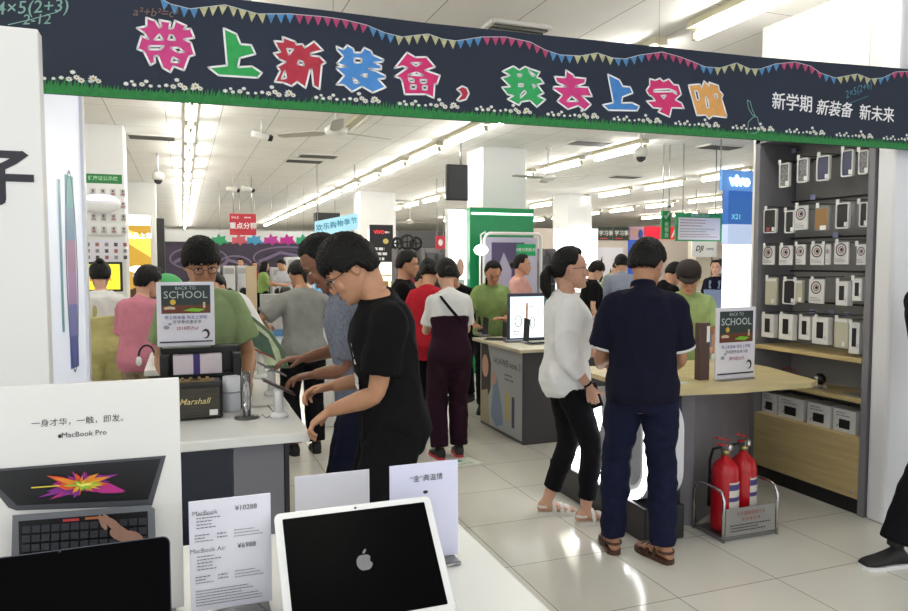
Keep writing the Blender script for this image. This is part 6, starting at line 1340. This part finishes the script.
pp('person in a white shirt bending away behind the green polo staff person', 208, 5.3, 84, h=1.70, wid=1.16, fat=.3, lean=20, bend=30, head=(65, 0, 0), det=1, seed=4, top=dict(mat=wht, sleeve='long', ease=.03, fold=.009), bottom=dict(mat=blkp), shoes=dict(mat=shoe_b), hair=H_short,
   L=dict(w=(-.2, .45, .95)), Rr=dict(w=(.26, .38, 1.08), d=(.2, .8, -.3), n=(0, 0, -1)))
def straps(root, g, J, MH, k):
    mb = MB()
    for s in (-1, 1): mb.tube([g.pt(s*.085, -.128, 1.17), g.pt(s*.085, -.135, 1.28), g.pt(s*.08, -.115, 1.37), g.pt(s*.07, -.02, 1.425), g.pt(s*.07, .10, 1.36), g.pt(s*.08, .135, 1.2)], [(.018, .005)]*6, 8, ref=(1, 0, 0))
    mb.build('overall_straps', yel, [c for c in root.children if c.name.startswith('overall')][0])
pp('person with a hair bun in yellow overalls and white t-shirt before the yellow screen', 100, 6.9, 108, h=1.58, wid=1.0, fem=True, head=(14, 12, 0), det=1, seed=5, skin=pale, L=dict(w=(-.28, .25, 1.0), d=(0, 1, 0), n=(1, 0, 0)), Rr=dict(w=(.12, .32, 1.02), d=(0, 1, 0)),
   top=dict(mat=wht, slen=.95, ease=.035, fold=.012), bottom=dict(mat=yel, bib=True, wide=.075, ease=.055, len=.36, name='overalls', fold=.009), shoes=dict(mat=wsand, sole=sole_w), hair=dict(style='back', tail='bun', thick=1.3), extra=straps, feet=((-.16, 0, -8), (.16, .02, 8)))
pp('person in a pink t-shirt with bowl cut hair at the white back counter', 137, 6.15, 55, h=1.55, wid=.95, lean=3, bend=8, head=(14, 18, 0), det=1, seed=6, skin=pale, Rr=dict(w=(.12, .30, 1.02), d=(0, 1, 0), n=(-1, 0, 0)), L=dict(w=(-.12, .28, 1.0), d=(.2, 1, 0), n=(0, 0, -1)),
   top=dict(mat=pnk, ease=.03, slen=.8, hem=.82), bottom=dict(mat=cloth('beige_trousers', '#9a8a72')), shoes=dict(mat=shoe_b), hair=dict(style='bowl', thick=1.1))
pp('person with a dark fringe half hidden between pink shirt and school sign', 156, 7.2, 200, h=1.52, det=1, seed=7, skin='#a5765a', top=dict(mat=cloth('olive_top', '#5c6148')), bottom=dict(mat=blkp), shoes=dict(mat=shoe_b), hair=dict(style='fringe'), fem=True)
pp('person in a grey t-shirt seen from behind in the left aisle', 303, 6.0, 96, h=1.62, wid=1.0, fem=True, lean=3, bend=6, head=(38, 0, 0), det=1, seed=8, skin='#b58262', L=dict(w=(-.24, .22, 1.02), d=(.3, 1, 0), n=(1, 0, 0), e=(-1, -.6, 0)), Rr=dict(w=(.20, .25, 1.04), d=(-.3, 1, 0), e=(1, -.6, 0)),
   top=dict(mat=gry, ease=.030, hem=.84, slen=.8, flare=.01, fold=.010), bottom=dict(mat=blkp, wide=.02), shoes=dict(mat=shoe_b), hair=dict(style='back', tail='pony'))
pp('far staff person with long dark hair and a green shirt in the left aisle', 263, 18.7, 10, h=1.60, fem=True, det=0, seed=9, head=(15, 0, 0), Rr=dict(w=(.12, .3, 1.05)), top=dict(mat=cloth('lime_polo', '#93b06a'), sleeve='long'), bottom=dict(mat=blkp), shoes=dict(mat=shoe_b), hair=dict(style='back', tail='long', thick=1.3))
pp('far person in dark clothes before the purple backdrop', 241, 20.9, 250, h=1.68, det=0, seed=10, top=dict(mat=cloth('brown_top', '#4a3a38')), bottom=dict(mat=blkp), shoes=dict(mat=shoe_b), hair=H_short)
pp('far person in a red top before the purple backdrop', 254, 21.2, 280, h=1.58, det=0, seed=11, fem=True, top=dict(mat=redc), bottom=dict(mat=blkp), shoes=dict(mat=shoe_b), hair=dict(style='back'))
pp('far person in a white shirt beside the tall white appliance', 286, 16.85, 215, h=1.66, det=0, seed=12, lean=8, head=(25, 0, 0), L=dict(w=(-.1, .35, 1.1)), Rr=dict(w=(.15, .32, 1.1)), top=dict(mat=cloth('pale_tee', '#c9ccd6')), bottom=dict(mat=blkp), shoes=dict(mat=shoe_b), hair=H_short)
# middle group
pp('person in a black t-shirt looking right beside the red shirt person', 404, 6.75, -20, h=1.68, det=1, seed=13, skin='#bf8f72', head=(6, 0, 0), top=dict(mat=blkc), bottom=dict(mat=blkp), shoes=dict(mat=shoe_b), hair=H_short)
pp('short person in a white and dark top behind the red shirt person', 419, 7.7, -40, h=1.50, det=1, seed=14, fem=True, head=(20, 0, 0), top=dict(mat=wht), bottom=dict(mat=blkp), shoes=dict(mat=shoe_b), hair=dict(style='short'))
pp('person in a red top and black trousers at the phone island', 427, 6.15, 62, h=1.62, wid=.88, fem=True, lean=4, bend=8, head=(24, 0, 0), det=1, seed=15, L=dict(w=(-.16, .32, 1.02)), Rr=dict(w=(.16, .34, 1.0)), top=dict(mat=redc, sleeve='long', slen=.9, hem=.76, flare=.0, ease=.022), bottom=dict(mat=blkp, wide=.01), shoes=dict(mat=shoe_b, sole=redsole), hair=dict(style='back', tail='lowbun', thick=1.6), feet=((-.10, 0, -5), (.10, .12, 5)))
def bag_strap(root, g, J, MH, k):
    MB().tube([g.pt(-.10, -.06, 1.42), g.pt(-.09, -.128, 1.36), g.pt(-.02, -.150, 1.27), g.pt(.08, -.145, 1.17)], [(.012, .004)]*4, 8, ref=(1, 0, 0)).build('bag_strap', blkc, [c for c in root.children if c.name.startswith('shirt')][0])
pp('person in a plum jumpsuit and white top seen from behind at the phone island', 450, 5.45, 82, h=1.61, wid=.93, fem=True, lean=4, bend=8, head=(22, 0, 0), det=1, seed=16, skin=pale, L=dict(w=(-.14, .36, 1.04), e=(-.3, -.6, -1)), Rr=dict(w=(.14, .36, 1.06), e=(.3, -.6, -1)),
   top=dict(mat=wht, slen=.75, hem=1.05, ease=.018), bottom=dict(mat=pur, bib=True, wide=.012, ease=.018, len=.10, name='jumpsuit'), shoes=dict(mat=shoe_b, sole=redsole), hair=dict(style='back', tail='lowbun', thick=1.7), extra=bag_strap, feet=((-.09, .0, -8), (.09, .05, 6)))
pp('person in black leaning over the phone island behind the plum jumpsuit', 464, 7.75, 215, h=1.60, wid=.95, lean=14, bend=18, head=(40, -20, 0), det=1, seed=17, skin='#c79274', L=dict(w=(-.12, .4, .98)), Rr=dict(w=(.1, .3, 1.2)), top=dict(mat=blkc), bottom=dict(mat=blkp), shoes=dict(mat=shoe_b), hair=dict(style='short', thick=1.3))
pp('staff person with a braid and green polo behind the phone island', 491, 7.0, 252, h=1.61, wid=1.0, fem=True, lean=4, bend=10, head=(28, -6, 0), det=2, seed=18, skin='#bd8768', L=dict(w=(-.10, .30, 1.02), d=(.7, .6, .2), n=(0, 0, -1)), Rr=dict(w=(.2, .3, .96), d=(-.3, 1, 0), n=(0, 0, -1)), top=dict(mat=cloth('leaf_polo', '#86a062'), collar=True, ease=.03), bottom=dict(mat=blkp), shoes=dict(mat=shoe_b), hair=dict(style='back', tail='braid', thick=1.1))
pp('person in a pink blouse walking right in front of the white booth', 520, 8.15, -32, h=1.66, fem=True, det=1, seed=19, skin='#cf9a80', head=(2, 0, 0), top=dict(mat=pkb, sleeve='long', ease=.028), bottom=dict(mat=blkp), shoes=dict(mat=shoe_b), hair=dict(style='back', tail='lowbun', thick=1.3), feet=((-.08, .15, 0), (.08, -.15, 0)))
# white blouse and navy polo
def hold_phone(root, g, J, MH, k):
    w_ = J['wrR']; MB().box((0, 0, 0), (.018, .075, .15), bev=.004, M=Matrix.Translation(w_+Vector((-.030, .03, -.055))) @ Matrix.Rotation(R(20), 4, 'X')).build('purse_phone', frame_b, root)
    e_ = J['elR']; d = (w_-e_).normalized(); MB().tube([w_-d*.03, w_-d*.018], .028*k, 18).build('wristband', blkc, root)
pp('person with a ponytail, white blouse, black trousers and white sandals at the desk', 567, 3.88, -18, h=1.655, wid=.93, fem=True, head=(-2, 4, 0), det=2, seed=20, skin='#d0a188', L=dict(w=(-.08, .26, 1.02), d=(.2, 1, .2), n=(0, 0, -1), curl=.6), Rr=dict(w=(.21, .10, .865), d=(0, .25, -1), n=(-1, .2, 0), curl=.8, e=(.5, -1, 0)),
   top=dict(mat=whc, sleeve='long', slen=.62, hem=.80, flare=.012, ease=.026, fold=.012), bottom=dict(mat=blkp, ease=.010, len=.17, wide=-.004), shoes=dict(kind='sandal', mat=wsand, sole=wsand), hair=dict(style='back', tail='pony', thick=1.25), glasses=frame_b, extra=hold_phone, feet=((-.09, -.10, 0), (.10, .11, -10)))
pp('person in a navy polo, dark jeans and brown sandals seen from behind at the desk', 644, 3.22, 58, h=1.71, wid=.93, fat=.15, lean=2, bend=7, head=(22, 24, 0), det=2, seed=21, skin='#b07f60', L=dict(w=(-.22, .30, 1.00), d=(.4, 1, 0), n=(0, 0, -1), e=(-.25, -.5, -1)), Rr=dict(w=(.20, .32, 1.00), d=(-.4, 1, 0), n=(0, 0, -1), e=(.25, -.5, -1)),
   top=dict(mat=navy, band=mat('cuff_white', '#d6d6d6', .8), slen=.78, hem=.86, ease=.026, fold=.009, collar=True), bottom=dict(mat=jean, wide=.012, len=.035, ease=.010, fold=.010), shoes=dict(kind='sandal', mat=brn, sole=brn), hair=dict(style='short', thick=1.15), feet=((-.14, .06, -10), (.12, -.02, -38)))
def cap(root, g, J, MH, k):
    mb = MB(); prof = [(.094, .028), (.098, .045), (.094, .085), (.076, .118), (.045, .138), (.006, .145)]
    mb.lathe(prof, 24, M=MH @ Matrix.Translation((0, -.006, 0)) @ Matrix.Diagonal((1, 1.14, 1, 1))); mb.tube([(0, .08, .048), (0, .13, .042), (0, .165, .030)], [(.075, .006), (.066, .005), (.03, .004)], 14, M=MH, ref=(1, 0, 0)); mb.build('peaked_cap', mat('cap_brown', '#2b2220', .8), root)
pp('staff person in a dark cap and green polo behind the desk', 688, 4.72, 236, h=1.60, wid=1.0, fem=True, lean=3, bend=8, head=(26, 4, 0), det=2, seed=22, skin='#d19c7c', L=dict(w=(-.18, .30, .95), d=(.4, 1, 0), n=(0, 0, -1)), Rr=dict(w=(.18, .32, .95), d=(-.3, 1, 0), n=(0, 0, -1)), top=dict(mat=cloth('fresh_polo', '#a5bb7e'), collar=True, ease=.03), bottom=dict(mat=blkp), shoes=dict(mat=shoe_b), hair=dict(style='fringe', thick=.8), extra=cap)
# right background
pp('person in a black top looking down behind the white blouse one', 592, 8.4, -10, h=1.60, fem=True, det=1, seed=23, head=(25, 0, 0), skin=pale, top=dict(mat=blkc), bottom=dict(mat=blkp), shoes=dict(mat=shoe_b), hair=dict(style='fringe'))
pp('staff person in a bright green polo bending among the right background shoppers', 605, 9.4, -20, h=1.66, lean=8, bend=14, head=(35, 0, 0), det=1, seed=24, skin=pale, L=dict(w=(-.15, .3, 1.0)), Rr=dict(w=(.15, .3, 1.0)), top=dict(mat=cloth('fresh_polo', '#a5bb7e')), bottom=dict(mat=blkp), shoes=dict(mat=shoe_b), hair=H_short)
pp('person in a pale blue grey shirt seen from behind, left of the navy polo', 622, 8.5, 60, h=1.70, wid=1.05, lean=6, bend=10, head=(20, 0, 0), det=1, seed=25, top=dict(mat=bluegrey, sleeve='long'), bottom=dict(mat=blkp), shoes=dict(mat=shoe_b), hair=H_short)
pp('person in black bending between the navy polo and the cap wearer', 658, 6.6, 0, h=1.62, lean=8, bend=14, head=(35, 0, 0), det=1, seed=26, L=dict(w=(-.15, .32, 1.0)), Rr=dict(w=(.15, .3, 1.0)), top=dict(mat=blkc), bottom=dict(mat=blkp), shoes=dict(mat=shoe_b), hair=H_short)
def apron(root, g, J, MH, k):
    mb = MB()
    for s in (-1, 1): mb.tube([g.pt(s*.07, .150, 1.24), g.pt(s*.075, .125, 1.36), g.pt(s*.07, .0, 1.43)], [(.018, .005)]*3, 8, ref=(1, 0, 0))
    mb.build('overall_straps', denim, root)
pp('far person in pale denim overalls and navy tee beside the lit blue stand', 716, 9.6, 222, h=1.60, fem=True, det=1, seed=27, skin='#d6a58c', top=dict(mat=navy, slen=.85), bottom=dict(mat=denim, bib=True, wide=.03, ease=.035, name='overalls'), shoes=dict(mat=shoe_b), hair=dict(style='back'), extra=apron)
p_ = atZ(893, 567, 0)
pp('person in black shirt and dark trousers walking in at the right picture edge', 953, 2.66, 168, h=1.74, wid=1.02, lean=6, bend=4, head=(10, 0, 0), det=2, seed=28, skin='#c08c6c', L=dict(w=(-.24, .22, .86), d=(0, .3, -.9), n=(1, 0, 0), curl=.6, e=(-.3, -1, 0)), Rr=dict(w=(.2, -.15, .95)),
   top=dict(mat=blkc, hem=.80), bottom=dict(mat=blkp, wide=.02), shoes=dict(mat=shoe_b, sole=sole_w), hair=H_short, feet=((-.08, .36, 0), (.09, -.22, 0)))
